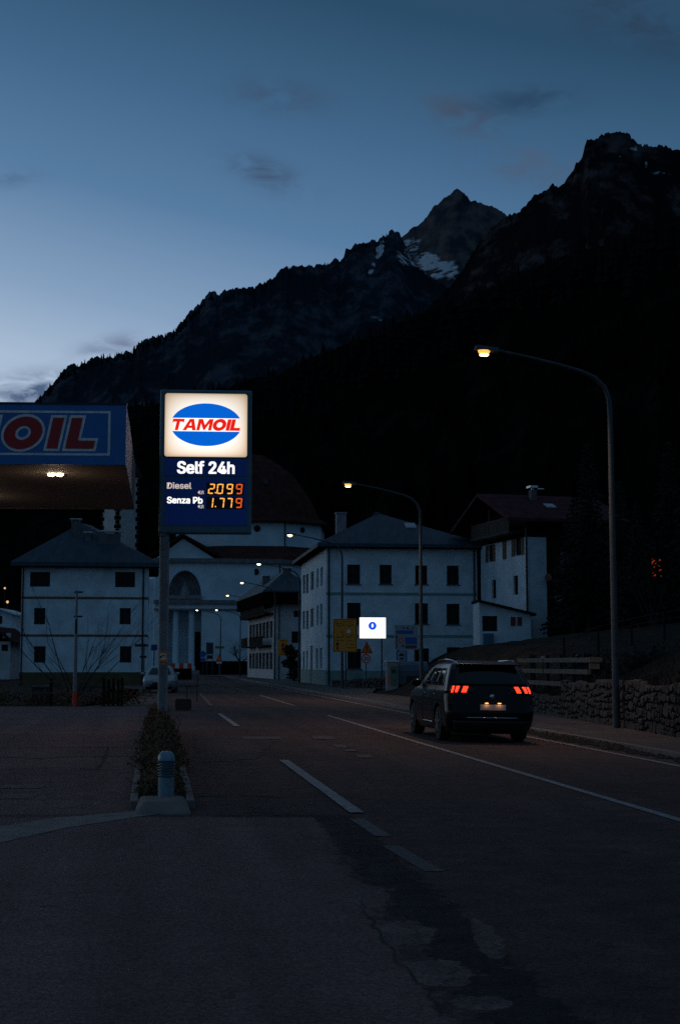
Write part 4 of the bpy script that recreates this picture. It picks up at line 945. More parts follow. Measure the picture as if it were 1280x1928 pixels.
# ------------------------------------------------------------------ church
hx = Frame(290, 205, 3.0)
church = empty('church', hx.o, hx.a, 'big white church with columned portico, arch and tiled roof at the road end', 'church')
W_, _ = hx.uz(403, 1160); zc1 = hx.uz(403, 1052)[1]; zmid = hx.uz(350, 1130)[1]; zap = hx.uz(345, 1014)[1]
Pf = plane3((0, 0, 0), (1, 0, 0), (0, 1, 0))
# front wall with portal recess and arched lunette (stepped polygon cut)
ax0, ax1 = hx.uz(316, 1100)[0], hx.uz(379, 1100)[0]; acx = (ax0+ax1)/2; ar = (ax1-ax0)/2; azb = hx.uz(347, 1122)[1]; azt = hx.uz(347, 1074)[1]
px0_, px1_ = hx.uz(300, 1200)[0], hx.uz(379, 1200)[0]; pzt = hx.uz(350, 1148)[1]
w = MB(); N_ = 24
facade(w, Pf, 0, W_, 0, azb, [(px0_, px1_, 0, pzt)], rec=4.0)
facade(w, Pf, 0, ax0, azb, zc1, []); facade(w, Pf, ax1, W_, azb, zc1, [])
arc = [(acx+ar*math.cos(math.pi*(1-i/N_)), azb+(azt-azb)*math.sin(math.pi*i/N_)) for i in range(N_+1)]
for i in range(N_):
    (a, za), (b, zb_) = arc[i], arc[i+1]
    w.add([Pf(a, za), Pf(b, zb_), Pf(b, zc1), Pf(a, zc1)], [(0,1,2,3)]); w.add([Pf(a, za), Pf(b, zb_), Pf(b, zb_, 2.5), Pf(a, za, 2.5)], [(0,1,2,3)])
w.add([Pf(ax0, azb), Pf(ax1, azb), Pf(ax1, azb, 2.5), Pf(ax0, azb, 2.5)], [(0,1,2,3)])
# remaining octagonal body walls
BX = hx.uz(570, 1160, 6)[0]
body = [(W_, 0.0), (W_+.3, 0.02), (hx.uz(527, 1160, 1.6)[0], 1.6), (BX+3, 9), (BX+3, 26), (W_, 36), (-6, 36), (-6, 8), (0, 0.02)]
for i in range(len(body)-1):
    (a, b), (c, d) = body[i], body[i+1]; w.add([(a, b, 0), (c, d, 0), (c, d, zc1), (a, b, zc1)], [(0,1,2,3)])
# left wing
wx0, wx1 = hx.uz(283, 1160)[0], hx.uz(290, 1160)[0]
w.box(wx0-.6, -0.01, .5, 6, 0, hx.uz(290, 1090)[1])
wall_ = w.build('wall', M_church, church)
bk = MB(); bk.box(px0_+.01, px1_-.01, 3.9, 3.99, 0.0, pzt-.01); bk.build('porch_wall', M_church, church)
bk = MB(); bk.box(ax0, ax1, 2.45, 2.6, azb-.3, azt+.2); bk.build('lunette_back', M_stone, church)
# mosaic figure group in the lunette becomes a plain statue shape
st = MB(); st.lathe([(.8, 0), (.75, .4), (.6, .9), (.45, 1.3), (.25, 1.5), (.20, 1.65), (.24, 1.85), (.12, 2.05)], (acx, 1.2, azb+.1), 14); st.build('statue', M_stone, church, smooth=True)
MB().box(ax0-.1, ax1+.1, -.5, 2.0, azb-.45, azb+.06).build('ledge', M_stone, church)
dr_ = MB(); a, b = hx.uz(366, 1250, 3.8)[0], hx.uz(377, 1250, 3.8)[0]; dr_.box(a, b, 3.8, 3.88, 0, hx.uz(370, 1190, 3.8)[1]); dr_.build('door', M_wood, church)
for px_ in (330.5, 360.5, 305):
    cxl = hx.uz(px_, 1200, 1.0)[0]; c = MB(); c.lathe([(.62, 0), (.62, .5), (.50, .6), (.46, 1.0), (.42, pzt-1.1), (.40, pzt-.9), (.56, pzt-.6), (.60, pzt-.3), (.60, pzt-.02)], (cxl, .9, 0.6), 18)
    for i in range(len(c.v)): c.v[i] = (c.v[i][0], c.v[i][1], min(c.v[i][2], pzt-.02))
    c.build('column', M_church, church, smooth=True)
MB().box(px0_-1, px1_+1.2, -1.8, 3.7, 0, .6).build('steps', M_stone, church)
# cornices
for (zc_, t_h, pr) in ((zmid, .55, .5), (hx.uz(350, 1146)[1], .25, .25), (zc1, .6, .6)):
    c = MB(); 
    pts = [(-.02, -.0), (W_, 0), (hx.uz(527, 1160, 1.6)[0], 1.6), (BX+3, 9)]
    if zc_ == zc1 or True:
        for (p, q) in zip(pts, pts[1:]):
            d = Vector((q[0]-p[0], q[1]-p[1], 0)).normalized(); n = Vector((d.y, -d.x, 0)); e0, e1 = Vector((*p, 0))-d*pr*.25, Vector((*q, 0))+d*pr*.25
            c.hexa([e0+n*pr+Vector((0,0,zc_-t_h)), e1+n*pr+Vector((0,0,zc_-t_h)), e1-n*.0+Vector((0,0,zc_-t_h)), e0+Vector((0,0,zc_-t_h)), e0+n*pr*1.3+Vector((0,0,zc_)), e1+n*pr*1.3+Vector((0,0,zc_)), e1+Vector((0,0,zc_)), e0+Vector((0,0,zc_))])
    c.build('cornice', M_stone, church)
# pediment over the facade
pe = MB(); pe.extr([(0, .1, zc1+.003), (W_, .1, zc1+.003), (hx.uz(345, 1014)[0], .1, zap)], (0, .6, 0)); pe.build('pediment', M_church, church)
am_ = hx.uz(345, 1014)[0]
for (p, q) in (((-1, zc1+.02), (am_, zap+.35)), ((am_, zap+.35), (W_+1, zc1+.02))):
    r_ = MB(); d = .55; r_.hexa([(p[0], -.7, p[1]), (q[0], -.7, q[1]), (q[0], 9, q[1]), (p[0], 9, p[1]), (p[0], -.7, p[1]+d*.6), (q[0], -.7, q[1]+d), (q[0], 9, q[1]+d), (p[0], 9, p[1]+d*.6)])
    r_.build('roof', M_rooftile, church)
# lower tiled roof round the drum, then the drum and its big roof
zd0 = hx.uz(480, 1035, 8)[1]; zd1 = hx.uz(480, 983, 8)[1]
drum = []; 
dxl, dx1, dx2, dx3 = hx.uz(330, 1000, 10)[0], hx.uz(430, 1000, 8)[0], hx.uz(537, 1000, 8.5)[0], hx.uz(604, 1000, 13)[0]
drum = [(dx1, 8), (dx2, 8.5), (dx3, 13), (dx3+1, 24), (dx2, 32), (dx1, 32), (dxl, 26), (dxl, 12)]
outer = [(W_, -.3), (hx.uz(527, 1160, 1.6)[0]+.3, 1.2), (BX+3.6, 9), (BX+3.6, 26), (W_+8, 36), (0, 36), (-6, 30), (-.3, 8)]
lr = MB(); n = 8
lr.add([(a, b, zc1+.02) for a, b in outer]+[(a, b, zd0+.6) for a, b in drum], [(i, (i+1) % n, n+(i+1) % n, n+i) for i in range(n)]); lr.build('lower_roof', M_rooftile, church)
dm_ = MB(); dm_.prism(drum, zc1, zd1); dm_.build('drum', M_church, church)
cxd = sum(p[0] for p in drum)/8; cyd = sum(p[1] for p in drum)/8
zap2 = hx.uz(440, 858, cyd)[1]
rr2 = []; prof = [(1.10, 0), (1.10, .25), (.98, 1.0), (.80, (zap2-zd1)*.42), (.58, (zap2-zd1)*.70), (.33, (zap2-zd1)*.88), (.12, zap2-zd1)]
for s_, h in prof: rr2 += [(cxd+(a-cxd)*s_, cyd+(b-cyd)*s_, zd1+.002+h) for a, b in drum]
big_r = MB(); big_r.add(rr2, [(k*8+i, k*8+(i+1) % 8, (k+1)*8+(i+1) % 8, (k+1)*8+i) for k in range(len(prof)-1) for i in range(8)]+[tuple(range(8))[::-1], tuple(range(48, 56))]); big_r.build('drum_roof', M_rooftile, church)
# round windows
def rwin(px, py, v, r, q=(0, -1)):
    a, z_ = hx.uz(px, py, v); g = MB(); g.lathe([(r, -.06), (r, .12)], (0, 0, 0), 20, 'y'); o = g.build('window', M_glass, church); o.location = (a, v, z_); return o
rwin(484, 995, 8.2, .50); o = rwin(569, 998, 10.6, .45); o.rotation_euler[2] = R(34); rwin(481.5, 1077, 1.02, .48)
s = MB(); a, z_ = hx.uz(536.5, 1010, 8.4); s.tube([(a, 8.3, zd0-.5), (a, 8.3, zd1)], .1); s.build('downpipe', M_pipe, church)
a, _ = hx.uz(527, 1100, 1.6); MB().tube([(a, 1.3, 0), (a, 1.3, zc1-.7)], .1).build('downpipe', M_pipe, church)
sk = hx.uz(500, 903, 9); MB().box(sk[0]-.35, sk[0]+.35, 11.0, 11.5, sk[1]-.4, sk[1]+.5).build('dormer', M_roofblue, church)

# bell tower: white panels between dark stone quoins
bt = Frame(216, 232, 46)
tower = empty('bell_tower', bt.o, bt.a, 'white bell tower with dark corner stones, seen under the canopy', 'bell tower')
Lr = 4.5; Lw_ = 4.3
# right face runs along +u, left face along +v
zt_ = 32.6
MB().box(0, Lr, 0, Lw_, 0, zt_).build('shaft', M_plaster2, tower)
qs = {(0, 0): MB(), (Lr, 0): MB(), (0, Lw_): MB()}
for k in range(45):
    z = k*.72; wd = .75 if k % 2 else .45
    for (cx_, cy_, sx_a, sy_a) in ((0, 0, 1, 1), (Lr, 0, -1, 1), (0, Lw_, 1, -1)):
        x_a, x_b = (cx_-.04*sx_a, cx_+wd*sx_a); y_a, y_b = (cy_-.04*sy_a, cy_+wd*sy_a)
        qs[(cx_, cy_)].box(min(x_a, x_b), max(x_a, x_b), min(y_a, y_b), max(y_a, y_b), z, z+.66)
for q in qs.values(): q.build('quoins', M_eave, tower)
rf_ = MB(); rf_.add([(-.4, -.4, zt_), (Lr+.4, -.4, zt_), (Lr+.4, Lw_+.4, zt_), (-.4, Lw_+.4, zt_), (Lr/2, Lw_/2, zt_+7)], [(0,1,4), (1,2,4), (2,3,4), (3,0,4), (3,2,1,0)]); rf_.build('spire', M_rooftile, tower)

# ------------------------------------------------------------------ chalet right
hr = Frame(995, 95, 16.0)
gz = 1.5
rc = empty('mountain_chalet', hr.o, hr.a, 'white and dark timber chalet with red roof on the slope', 'house')
dR = 8.4; uRt = 5.6; zE_ = hr.uz(997, 1011)[1]; zRid = 13.2; zEv = 11.35
P2 = plane3((0, 0, 0), (0, 1, 0), (1, 0, 0)); P1 = plane3((0, 0, 0), (1, 0, 0), (0, 1, 0))
sh = [hr.srect(x0_, y0_, x1_, y1_) for (x0_, y0_, x1_, y1_) in ((919, 1026, 928, 1058), (969, 1014, 981, 1046), (926, 1092, 933.5, 1127), (966.5, 1084, 975, 1120))]
w = MB(); facade(w, P2, 0, dR, gz, zE_, sh); uwh = hr.uz(1029, 1080)[0]; facade(w, P1, 0, uwh, gz, zE_, []); w.box(0.3, uRt, dR-.2, dR, gz, zE_); w.build('wall', M_plaster, rc)
for i, h in enumerate(sh): window(rc, P2, h, 'pane', M_wood, M_glass, open_sh=M_brownwood if i < 2 else None)
nn = hr.srect(947, 1019, 953, 1053); nb_ = MB(); pbox(nb_, P2, nn[0], nn[1], nn[2], nn[3], -.06, -.003); nb_.build('shutter', M_brownwood, rc)
wd = MB(); facade(wd, P1, uwh, uRt, gz, zE_, [(uwh+1.0, uwh+1.9, 7.6, 9.2), (uwh+2.8, uwh+3.7, 7.6, 9.2), (uwh+1.2, uwh+3.6, 4.0, 5.8)]); wd.box(uRt-.2, uRt, .002, dR-.21, gz, zE_)
P2z = P2
wd.extr([(0.002, -.0, zE_+.003), (.002, dR, zE_+.003), (.002, dR, zEv-.3), (.002, dR/2, zRid-.45), (.002, 0, zEv-.3)], (.2, 0, 0))
for k in range(9): z = gz+.3+k*.9; wd.box(uwh+.05, uRt-.05, -.03, -.004, z, z+.05) if z < 3.9 else None
wd.build('timber_wall', M_wood, rc)
M_curtain = mat('pale_curtain', (.22, .21, .20), .9)
for h in ((uwh+1.0, uwh+1.9, 7.6, 9.2), (uwh+2.8, uwh+3.7, 7.6, 9.2)): window(rc, P1, h, 'pane', M_wood, M_curtain if h[0] < uwh+2 else M_glass)
window(rc, P1, (uwh+1.2, uwh+3.6, 4.0, 5.8), 'pane', M_wood, mat('dull_grey_window', (.06, .06, .06), .5))  # plain grey pane, paler than the other window glass
bl_ = MB(); vz0, vz1 = .6, 7.6; zb0 = 10.35
bl_.box(-1.05, -.003, vz0, vz1, zb0, zb0+.15); bl_.box(-1.05, -.98, vz0, vz1, zb0+1.0, zb0+1.1)
for k in range(34): vv = vz0+.05+(vz1-vz0-.2)*k/33; bl_.box(-1.03, -1.0, vv, vv+.15, zb0+.151, zb0+.999)
for vv in (vz0, vz1-.1, (vz0+vz1)/2): bl_.box(-1.06, -.96, vv, vv+.1, zb0+1.1, 11.6 if vv != (vz0+vz1)/2 else 12.3)
bl_.build('balcony', mat('balcony_wood', (.05, .04, .035), .9, var=.3, scale=4), rc)
ov = 1.25
for sgn in (0, 1):
    v0, v1 = (-ov, dR/2) if sgn == 0 else (dR/2, dR+ov); za, zb_ = (zEv-.35, zRid) if sgn == 0 else (zRid, zEv-.35)
    r_ = MB(); th = .22; r_.hexa([(-1.9, v0, za), (uRt+1.5, v0, za), (uRt+1.5, v1, zb_), (-1.9, v1, zb_), (-1.9, v0, za+th), (uRt+1.5, v0, za+th), (uRt+1.5, v1, zb_+th), (-1.9, v1, zb_+th)])
    rr3 = r_.build('roof', M_roofpurple, rc)
    if sgn == 0: roof0 = rr3
rz = lambda v: zEv-.35+(zRid-zEv+.35)*(v+ov)/(dR/2+ov)+.22
a = hr.uz(1003, 922, 3.2); c = MB().box(a[0]-.2, a[0]+.2, 3.0, 3.5, rz(3.0)-.2, a[1]-.05).build('chimney', M_chim, roof0)
k_ = MB(); k_.box(a[0]-.32, a[0]+.25, 2.9, 3.6, a[1]+.12, a[1]+.26); k_.box(a[0]-.2, a[0]-.16, 3.0, 3.04, a[1]-.049, a[1]+.119); k_.box(a[0]+.12, a[0]+.16, 3.4, 3.44, a[1]-.049, a[1]+.119)
k_.box(a[0]+.3, a[0]+.75, 3.0, 3.1, a[1]+.03, a[1]+.1); k_.build('chimney_cap', mat('bright_sheet', (.75, .76, .74), .3, metal=.3), c)
a = hr.uz(1033, 945, 1.6); s = MB(); s.hexa([(a[0]-.3, 1.2, rz(1.2)+.02), (a[0]+.4, 1.2, rz(1.2)+.02), (a[0]+.4, 1.9, rz(1.9)+.02), (a[0]-.3, 1.9, rz(1.9)+.02), (a[0]-.3, 1.2, rz(1.2)+.1), (a[0]+.4, 1.2, rz(1.2)+.1), (a[0]+.4, 1.9, rz(1.9)+.1), (a[0]-.3, 1.9, rz(1.9)+.1)]); s.build('skylight', MATS['skylight_glass'], roof0)
downpipe(rc, -.08, -.08, gz, zE_+.6, M_pipe, .07)
def dish(px, py, v, r, m, name, label=None):
    a, z_ = hr.uz(px, py, v); g = MB(); g.lathe([(.02, .10), (r*.5, .07), (r*.85, .02), (r, -.03), (r*.97, -.05)], (0, 0, 0), 22, 'y'); o = g.build(name, m, rc, smooth=True); o.location = (a, v, z_)
    p = MB(); p.tube([(a, v+.08, z_-.05), (a, -.02, z_-.2)], .03); p.build('dish_arm', M_steel, rc); return o
dish(1051.5, 1127, -.55, .34, M_sheet, 'satellite_dish'); dish(1031.5, 1087, -.3, .26, mat('reddish_dish', (.30, .14, .12), .6, var=.4, scale=9), 'satellite_dish')
# annex
ha = Frame(903, 92, 3.0)
an_ = empty('annex', ha.o, ha.a, 'low white outbuilding with sloping roof between hip roofed house and chalet', 'outbuilding')
ua = ha.uz(999, 1160)[0]; ztl = ha.uz(904, 1134)[1]; ztr = ha.uz(999, 1158)[1]
hw = ha.rect(907.5, 1160, 936.5, 1189)
w = MB(); P1 = plane3((0, 0, 0), (1, 0, 0), (0, 1, 0)); facade(w, P1, 0, ua, 0.5, ztr, [hw]); w.add([(0, 0, ztr), (ua, 0, ztr), (0, 0, ztl)], [(0,1,2)]); w.add([(0, 0, .5), (0, 2.8, .5), (0, 2.8, ztl), (0, 0, ztl)], [(0,1,2,3)]); w.add([(ua, 0, .5), (ua, 2.8, .5), (ua, 2.8, ztr), (ua, 0, ztr)], [(0,1,2,3)])
w.build('wall', M_plaster, an_); window(an_, P1, hw, 'pane', M_green, M_glass)
r_ = MB(); r_.hexa([(-.1, -.35, ztl+.01), (ua+.3, -.35, ztr-.06), (ua+.3, 2.9, ztr-.06), (-.1, 2.9, ztl+.01), (-.1, -.35, ztl+.17), (ua+.3, -.35, ztr+.1), (ua+.3, 2.9, ztr+.1), (-.1, 2.9, ztl+.17)]); r_.build('roof', M_wood, an_)
for (x0_, x1_) in ((961, 970.5), (973.5, 982)): r_ = ha.rect(x0_, 1162, x1_, 1178); MB().box(r_[0], r_[1], -.05, -.003, r_[2], r_[3]).build('red_box', mat('dark_red', (.14, .025, .03), .6, var=.4, scale=12), an_)
r_ = ha.rect(909, 1193, 928, 1216); MB().box(r_[0], r_[1], -.35, -.003, r_[2], r_[3]).build('meter_cabinet', mat('blue_cabinet', (.05, .12, .18), .5), an_)

# dark barn on the slope with a warm red lit window behind branches
hb = Frame(1180, 88, 4.0)
bz = hill_z(hb.o.x+2, 88)-.5
barn = empty('dark_barn', (hb.o.x, 88, 0), hb.a, 'dark timber barn with an orange red lit window at the right edge', 'barn')
lw = hb.rect(1226, 1050, 1249, 1090)
w = MB(); P1 = plane3((0, 0, 0), (1, 0, 0), (0, 1, 0)); facade(w, P1, 0, 6.0, bz, 8.2, [lw]); w.add([(0, 0, bz), (0, 7, bz), (0, 7, 8.2), (0, 0, 8.2)], [(0,1,2,3)]); w.add([(6, 0, bz), (6, 7, bz), (6, 7, 8.2), (6, 0, 8.2)], [(0,1,2,3)])
w.add([(0, 7, bz), (6, 7, bz), (6, 7, 8.2), (0, 7, 8.2)], [(0,1,2,3)]); w.build('wall', M_wood, barn)
window(barn, P1, lw, 'pane', M_wood, lit('red_lit_window', (1.0, .12, .025), .35)); hip(MB(), 0, 6, 0, 7, 8.4, 10.2, .8, .2).build('roof', M_eave, barn)

def branchy(mb, p, d, L, r, depth, rnd, spread=.5, up=.15, kids=3):
    n = 4; pts = [p]; q = p.copy(); dd = d.copy()
    for i in range(n):
        dd = (dd+Vector((rnd.gauss(0, .10), rnd.gauss(0, .10), rnd.gauss(0, .06)+up*.2))).normalized(); q = q+dd*L/n; pts.append(q.copy())
    mb.tube(pts, [r*(1-.14*i) for i in range(n+1)], 5 if r > .02 else 3, caps=False)
    if depth:
        for k in range(kids):
            i = rnd.randint(1, n); e = (dd+Vector((rnd.gauss(0, spread), rnd.gauss(0, spread), rnd.gauss(0, spread)*.6+up))).normalized()
            branchy(mb, pts[i], e, L*rnd.uniform(.5, .75), r*.5, depth-1, rnd, spread, up, kids)
def bare_tree(name, px, Y, z, h, r, label, cat='tree', stems=1, spread=.5, depth=4, up=.15, dirs=None, kids=3):
    b = at(px, 1250, Y); o = empty(name, (b.x, Y, z), 0, label, cat); rnd_ = random.Random(px)
    mt = MB(); mc = MB()
    if stems == 1:
        mt.tube([(0, 0, -.2), (0.02, 0, h*.2), (-.03, .02, h*.38)], [r, r*.8, r*.7], 8); mt.build('trunk', M_bark, o)
        for k in range(6): branchy(mc, Vector((-.03*k/6, 0, h*(.25+.022*k))), Vector((rnd_.gauss(0, .6), rnd_.gauss(0, .6), .8)).normalized(), h*.32, r*.4, depth-1, rnd_, spread, up, kids)
    else:
        mt.tube([(0, 0, -.2), (0, 0, .25)], [r*1.5, r*1.2], 8); mt.build('trunk', M_bark, o)
        for k, (dx_, L) in enumerate(dirs): branchy(mc, Vector((dx_*.35, 0, .1)), Vector((dx_, rnd_.uniform(-.2, .2), 1)).normalized(), L, r*.5, depth-2, rnd_, spread*.5, up, kids)
    mc.build('crown', M_bark, o); return o
bare_tree('bare_tree', 452, 182, 0, 5.2, .16, 'bare leafless tree in front of the church wall', depth=5, up=.1)
bare_tree('bare_shrub', 142, 62, 0, 3, .05, 'bare multi stemmed shrub before the left white house', 'shrub', stems=2, dirs=[(-.9, 3.3), (-.7, 3.1), (-.45, 3.2), (-.2, 2.6), (.15, 2.4), (.3, 2.8), (.45, 2.9), (.65, 3.2), (.95, 3.0)], depth=4, spread=.7, kids=3)
bare_tree('bare_shrub', 1232, 80, hill_z(at(1232, 1250, 80).x, 80), 4.5, .08, 'bare tangled shrub before the red lit barn window', 'shrub', stems=2, dirs=[(-.5, 3), (-.2, 3.2), (.1, 3.3), (.4, 3), (-.1, 2.4)], depth=5, spread=1.2, kids=4)
bare_tree('bare_tree', 1080, 90, hill_z(at(1080, 1250, 90).x, 90), 5.5, .12, 'bare dark tree beside the timber chalet', depth=5)

def fir(px, Y, h, w, label, seed):
    p = at(px, 1250, Y); z = hill_z(p.x, Y); o = empty('fir_tree', (p.x, Y, z-.1), 0, label, 'tree', 'dark fir trees on the right slope'); q = random.Random(seed)
    MB().tube([(0, 0, -.3), (0, 0, h*.5), (0, 0, h*.97)], [h*.018, h*.011, .02], 8).build('trunk', M_bark, o); m = MB()
    lev = int(h*3.2)
    for i in range(lev):
        zc = h*(.10+.88*i/lev); L = w*(1-(i/lev)**1.15)*q.uniform(.8, 1.1)+.12
        nb = max(5, int(9*(1-i/lev))+4); a0 = q.random()*6.28
        for k in range(nb):
            a = a0+2*math.pi*k/nb+q.uniform(-.2, .2); Lk = L*q.uniform(.7, 1.08); d = Vector((math.cos(a), math.sin(a), 0)); sd = Vector((-d.y, d.x, 0))
            for j in range(int(5+Lk*5)):
                f = (j+q.random())/(5+Lk*5); c = d*Lk*f+Vector((0, 0, zc-.28*Lk*f*f+q.gauss(0, .04))); w_ = (.30*(1-f)+.10)*Lk*.5+.05; e = sd*w_*q.choice((-1, 1)); e.z = -w_*.45
                m.add([c, c+e*.5+d*.16, c+e+d*.06+Vector((0, 0, -.08)), c+e*.45-d*.10], [(0,1,2,3)])
    m.build('crown', M_leafdark, o)
for k, (px_, Y, h, w_, lab) in enumerate(((1084, 92, 9.5, 2.2, 'dark fir tree hiding the right end of the timber chalet'), (1112, 88, 12.5, 2.7, 'tallest dark fir tree between the timber chalet and the lamp post'),
        (1172, 93, 10.5, 2.4, 'dark fir tree just right of the tall lamp post'), (1205, 82, 7.6, 1.6, 'small dark fir tree left of the orange red lit window'), (1268, 84, 11.5, 2.2, 'dark fir tree right of the orange red lit window'), (1330, 80, 13, 2.8, 'dark fir tree cut by the right edge of the picture'))):
    fir(px_, Y, h, w_, lab, k+3)
# ------------------------------------------------------------------ small far houses at the left edge
def small_house(px0, px1, ye, yr, ybase_z, Y, label, wm, roofm, wins):
    f = Frame(px0, Y, 0); u1 = f.uz(px1, ye)[0]; ze = f.uz(px0, ye)[1]; zr = f.uz(px0, yr)[1]; zb_ = ybase_z
    o = empty('village_house', f.o, 0, label, 'house', 'houses far off at the left edge'); P = plane3((0, 0, 0), (1, 0, 0), (0, 1, 0)); H = [f.rect(*q) for q in wins]
    w = MB(); facade(w, P, 0, u1, zb_, ze, H); w.add([(0, 0, ze), (u1, 0, ze), (u1/2, 0, zr)], [(0,1,2)]); w.add([(u1, 0, zb_), (u1, 9, zb_), (u1, 9, ze), (u1, 0, ze)], [(0,1,2,3)]); w.add([(0, 0, zb_), (0, 9, zb_), (0, 9, ze), (0, 0, ze)], [(0,1,2,3)]); w.add([(0, 9, zb_), (u1, 9, zb_), (u1, 9, ze), (0, 9, ze)], [(0,1,2,3)])
    w.build('wall', wm, o)
    for h in H: window(o, P, h, 'pane', M_wood, M_glass)
    for (a, za, b, zb2) in ((-.6, ze-.35, u1/2, zr), (u1/2, zr, u1+.6, ze-.35)):
        r_ = MB(); r_.hexa([(a, -.7, za+.02), (b, -.7, zb2+.02), (b, 9.6, zb2+.02), (a, 9.6, za+.02), (a, -.7, za+.25), (b, -.7, zb2+.25), (b, 9.6, zb2+.25), (a, 9.6, za+.25)]); r_.build('roof', roofm, o)
small_house(-42, 20, 1208, 1184, -.1, 150, 'pale gabled house behind the red railing', M_plaster2, M_rooftile, [(3, 1214, 15, 1226), (5, 1192, 11.5, 1202)])
small_house(19, 36, 1212, 1203, -.1, 158, 'narrow pale house squeezed beside the white house corner', M_plaster, M_eave, [(26, 1215, 32, 1238)])
small_house(-30, 24, 1155, 1148, -.1, 210, 'snow grey house higher up at the left edge', M_plaster, M_sheet, [(-8, 1160, 4, 1175)])
# hillside lamps
for (px_, py_, Y, lab) in ((14, 1134, 230, 'small lit lamp on a post beside the snow grey house'), (9, 1108, 300, 'tiny orange lamp on a post high on the left hillside')):
    p = at(px_, py_, Y); o = empty('hillside_lamp', (p.x, Y, -.1), 0, lab, 'lamp'); MB().tube([(0, 0, 0), (0, 0, p.z-.1)], .08, 6).build('post', M_steel, o)
    MB().lathe([(.05, -.2), (.22, 0), (.18, .2), (.03, .25)], (0, 0, p.z+.1), 10).build('lamp_globe', lit('globe_'+str(px_), (1, .55, .28), .9), o)

# ------------------------------------------------------------------ road signs
def post(parent, x, z0, z1, r=.04, y=0.06): return MB().tube([(x, y, z0), (x, y, z1)], r, 8).build('post', M_steel, parent)
def sign_root(name, px, Y, label, ang=A7): p = at(px, 1250, Y); return Frame(px, Y, ang), empty(name, (p.x, Y, 0.0), R(ang), label, 'road sign')
# yellow detour board
f, o = sign_root('detour_sign', 651, 86, 'large yellow road works board with black text, left of the white screen')
r_ = f.rect(627, 1165, 672, 1228); post(o, (f.uz(651, 1200)[0]), -.1, r_[3]-.05, .05)
pn = MB().box(r_[0], r_[1], -.02, .02, r_[2], r_[3]).build('panel', M_yellow, o, bevel=.01)
W = r_[1]-r_[0]; Hh = r_[3]-r_[2]; X0, Z0 = r_[0], r_[2]
def rel(loops): return [[(X0+a*W, Z0+b*Hh) for a, b in l] for l in loops]
fr_ = rel([[(0.02, .015), (.98, .015), (.98, .985), (.02, .985)], [(.045, .03), (.045, .97), (.955, .97), (.955, .03)]]); curve_mesh('border', fr_, M_signblack, pn, face_m(-.022), .001)
rl = random.Random(5); ls = []
for row in (.90, .85, .80, .76, .50, .46, .42, .34, .22, .12):
    x = .10
    while x < .88:
        w_ = rl.uniform(.03, .09); 
        if rl.random() < .8 and not (row in (.34, .22, .12) and x < .5 and row != .34): ls.append([(x, row), (min(.9, x+w_), row), (min(.9, x+w_), row+.022), (x, row+.022)])
        x += w_+.02
curve_mesh('text_lines', rel(ls), M_signblack, pn, face_m(-.022), .001)
curve_mesh('arrow', rel([[(.15, .06), (.21, .06), (.21, .22), (.28, .22), (.18, .31), (.09, .22), (.15, .22)]]), M_signblack, pn, face_m(-.022), .001)
curve_mesh('triangle', rel([[(.28, .55), (.46, .55), (.37, .68)], [(.335, .575), (.37, .635), (.405, .575)]]), M_red, pn, face_m(-.022), .001)
curve_mesh('disc', rel([ellipse(.65, .62, .075, .055, 20)]), M_white, pn, face_m(-.022), .001)
curve_mesh('no_entry', rel([ellipse(.36, .15, .07, .045, 18)]), M_red, pn, face_m(-.0222), .001); curve_mesh('no_entry_bar', rel([[(.31, .14), (.41, .14), (.41, .16), (.31, .16)]]), M_white, pn, face_m(-.0245), .001)
# bright white LED board
f, o = sign_root('lit_screen', 701, 90, 'glowing white screen sign with a blue round emblem')
r_ = f.rect(677, 1163, 726, 1202); post(o, f.uz(719, 1200)[0], -.1, r_[2]+.3, .05, .12); MB().box(r_[0]-.02, r_[1]+.02, -.0, .1, r_[2]-.02, r_[3]+.02).build('cabinet', M_black, o)
pn = MB().box(r_[0], r_[1], -.022, -.001, r_[2], r_[3]).build('screen', lit('screen_white', (1, .99, .97), 1.6), o)
cxs, czs = f.uz(701, 1178.5); ex_ = (f.uz(709, 1178)[0]-f.uz(693.5, 1178)[0])/2
curve_mesh('emblem', [ellipse(cxs, czs, ex_, ex_, 28)], lit('screen_blue', (.0, .08, .75), 1.0), pn, face_m(-.026), .001)
curve_mesh('emblem_centre', [ellipse(cxs, czs+.01, ex_*.27, ex_*.52, 20)], lit('screen_pink', (1, .55, .6), 1.0), pn, face_m(-.030), .001)
curve_mesh('emblem_figure', [[(cxs-.05, czs-.08), (cxs+.05, czs-.08), (cxs+.05, czs+.05), (cxs, czs+.11), (cxs-.05, czs+.05)]], lit('screen_white2', (1, .95, .95), 1.3), pn, face_m(-.034), .001)
a, z_ = f.uz(682, 1168); curve_mesh('red_mark', [[(a-.04, z_-.1), (a+.05, z_-.1), (a+.02, z_), (a+.01, z_+.08), (a-.03, z_+.08)]], lit('screen_rose', (1, .45, .45), 1.0), pn, face_m(-.026), .001)
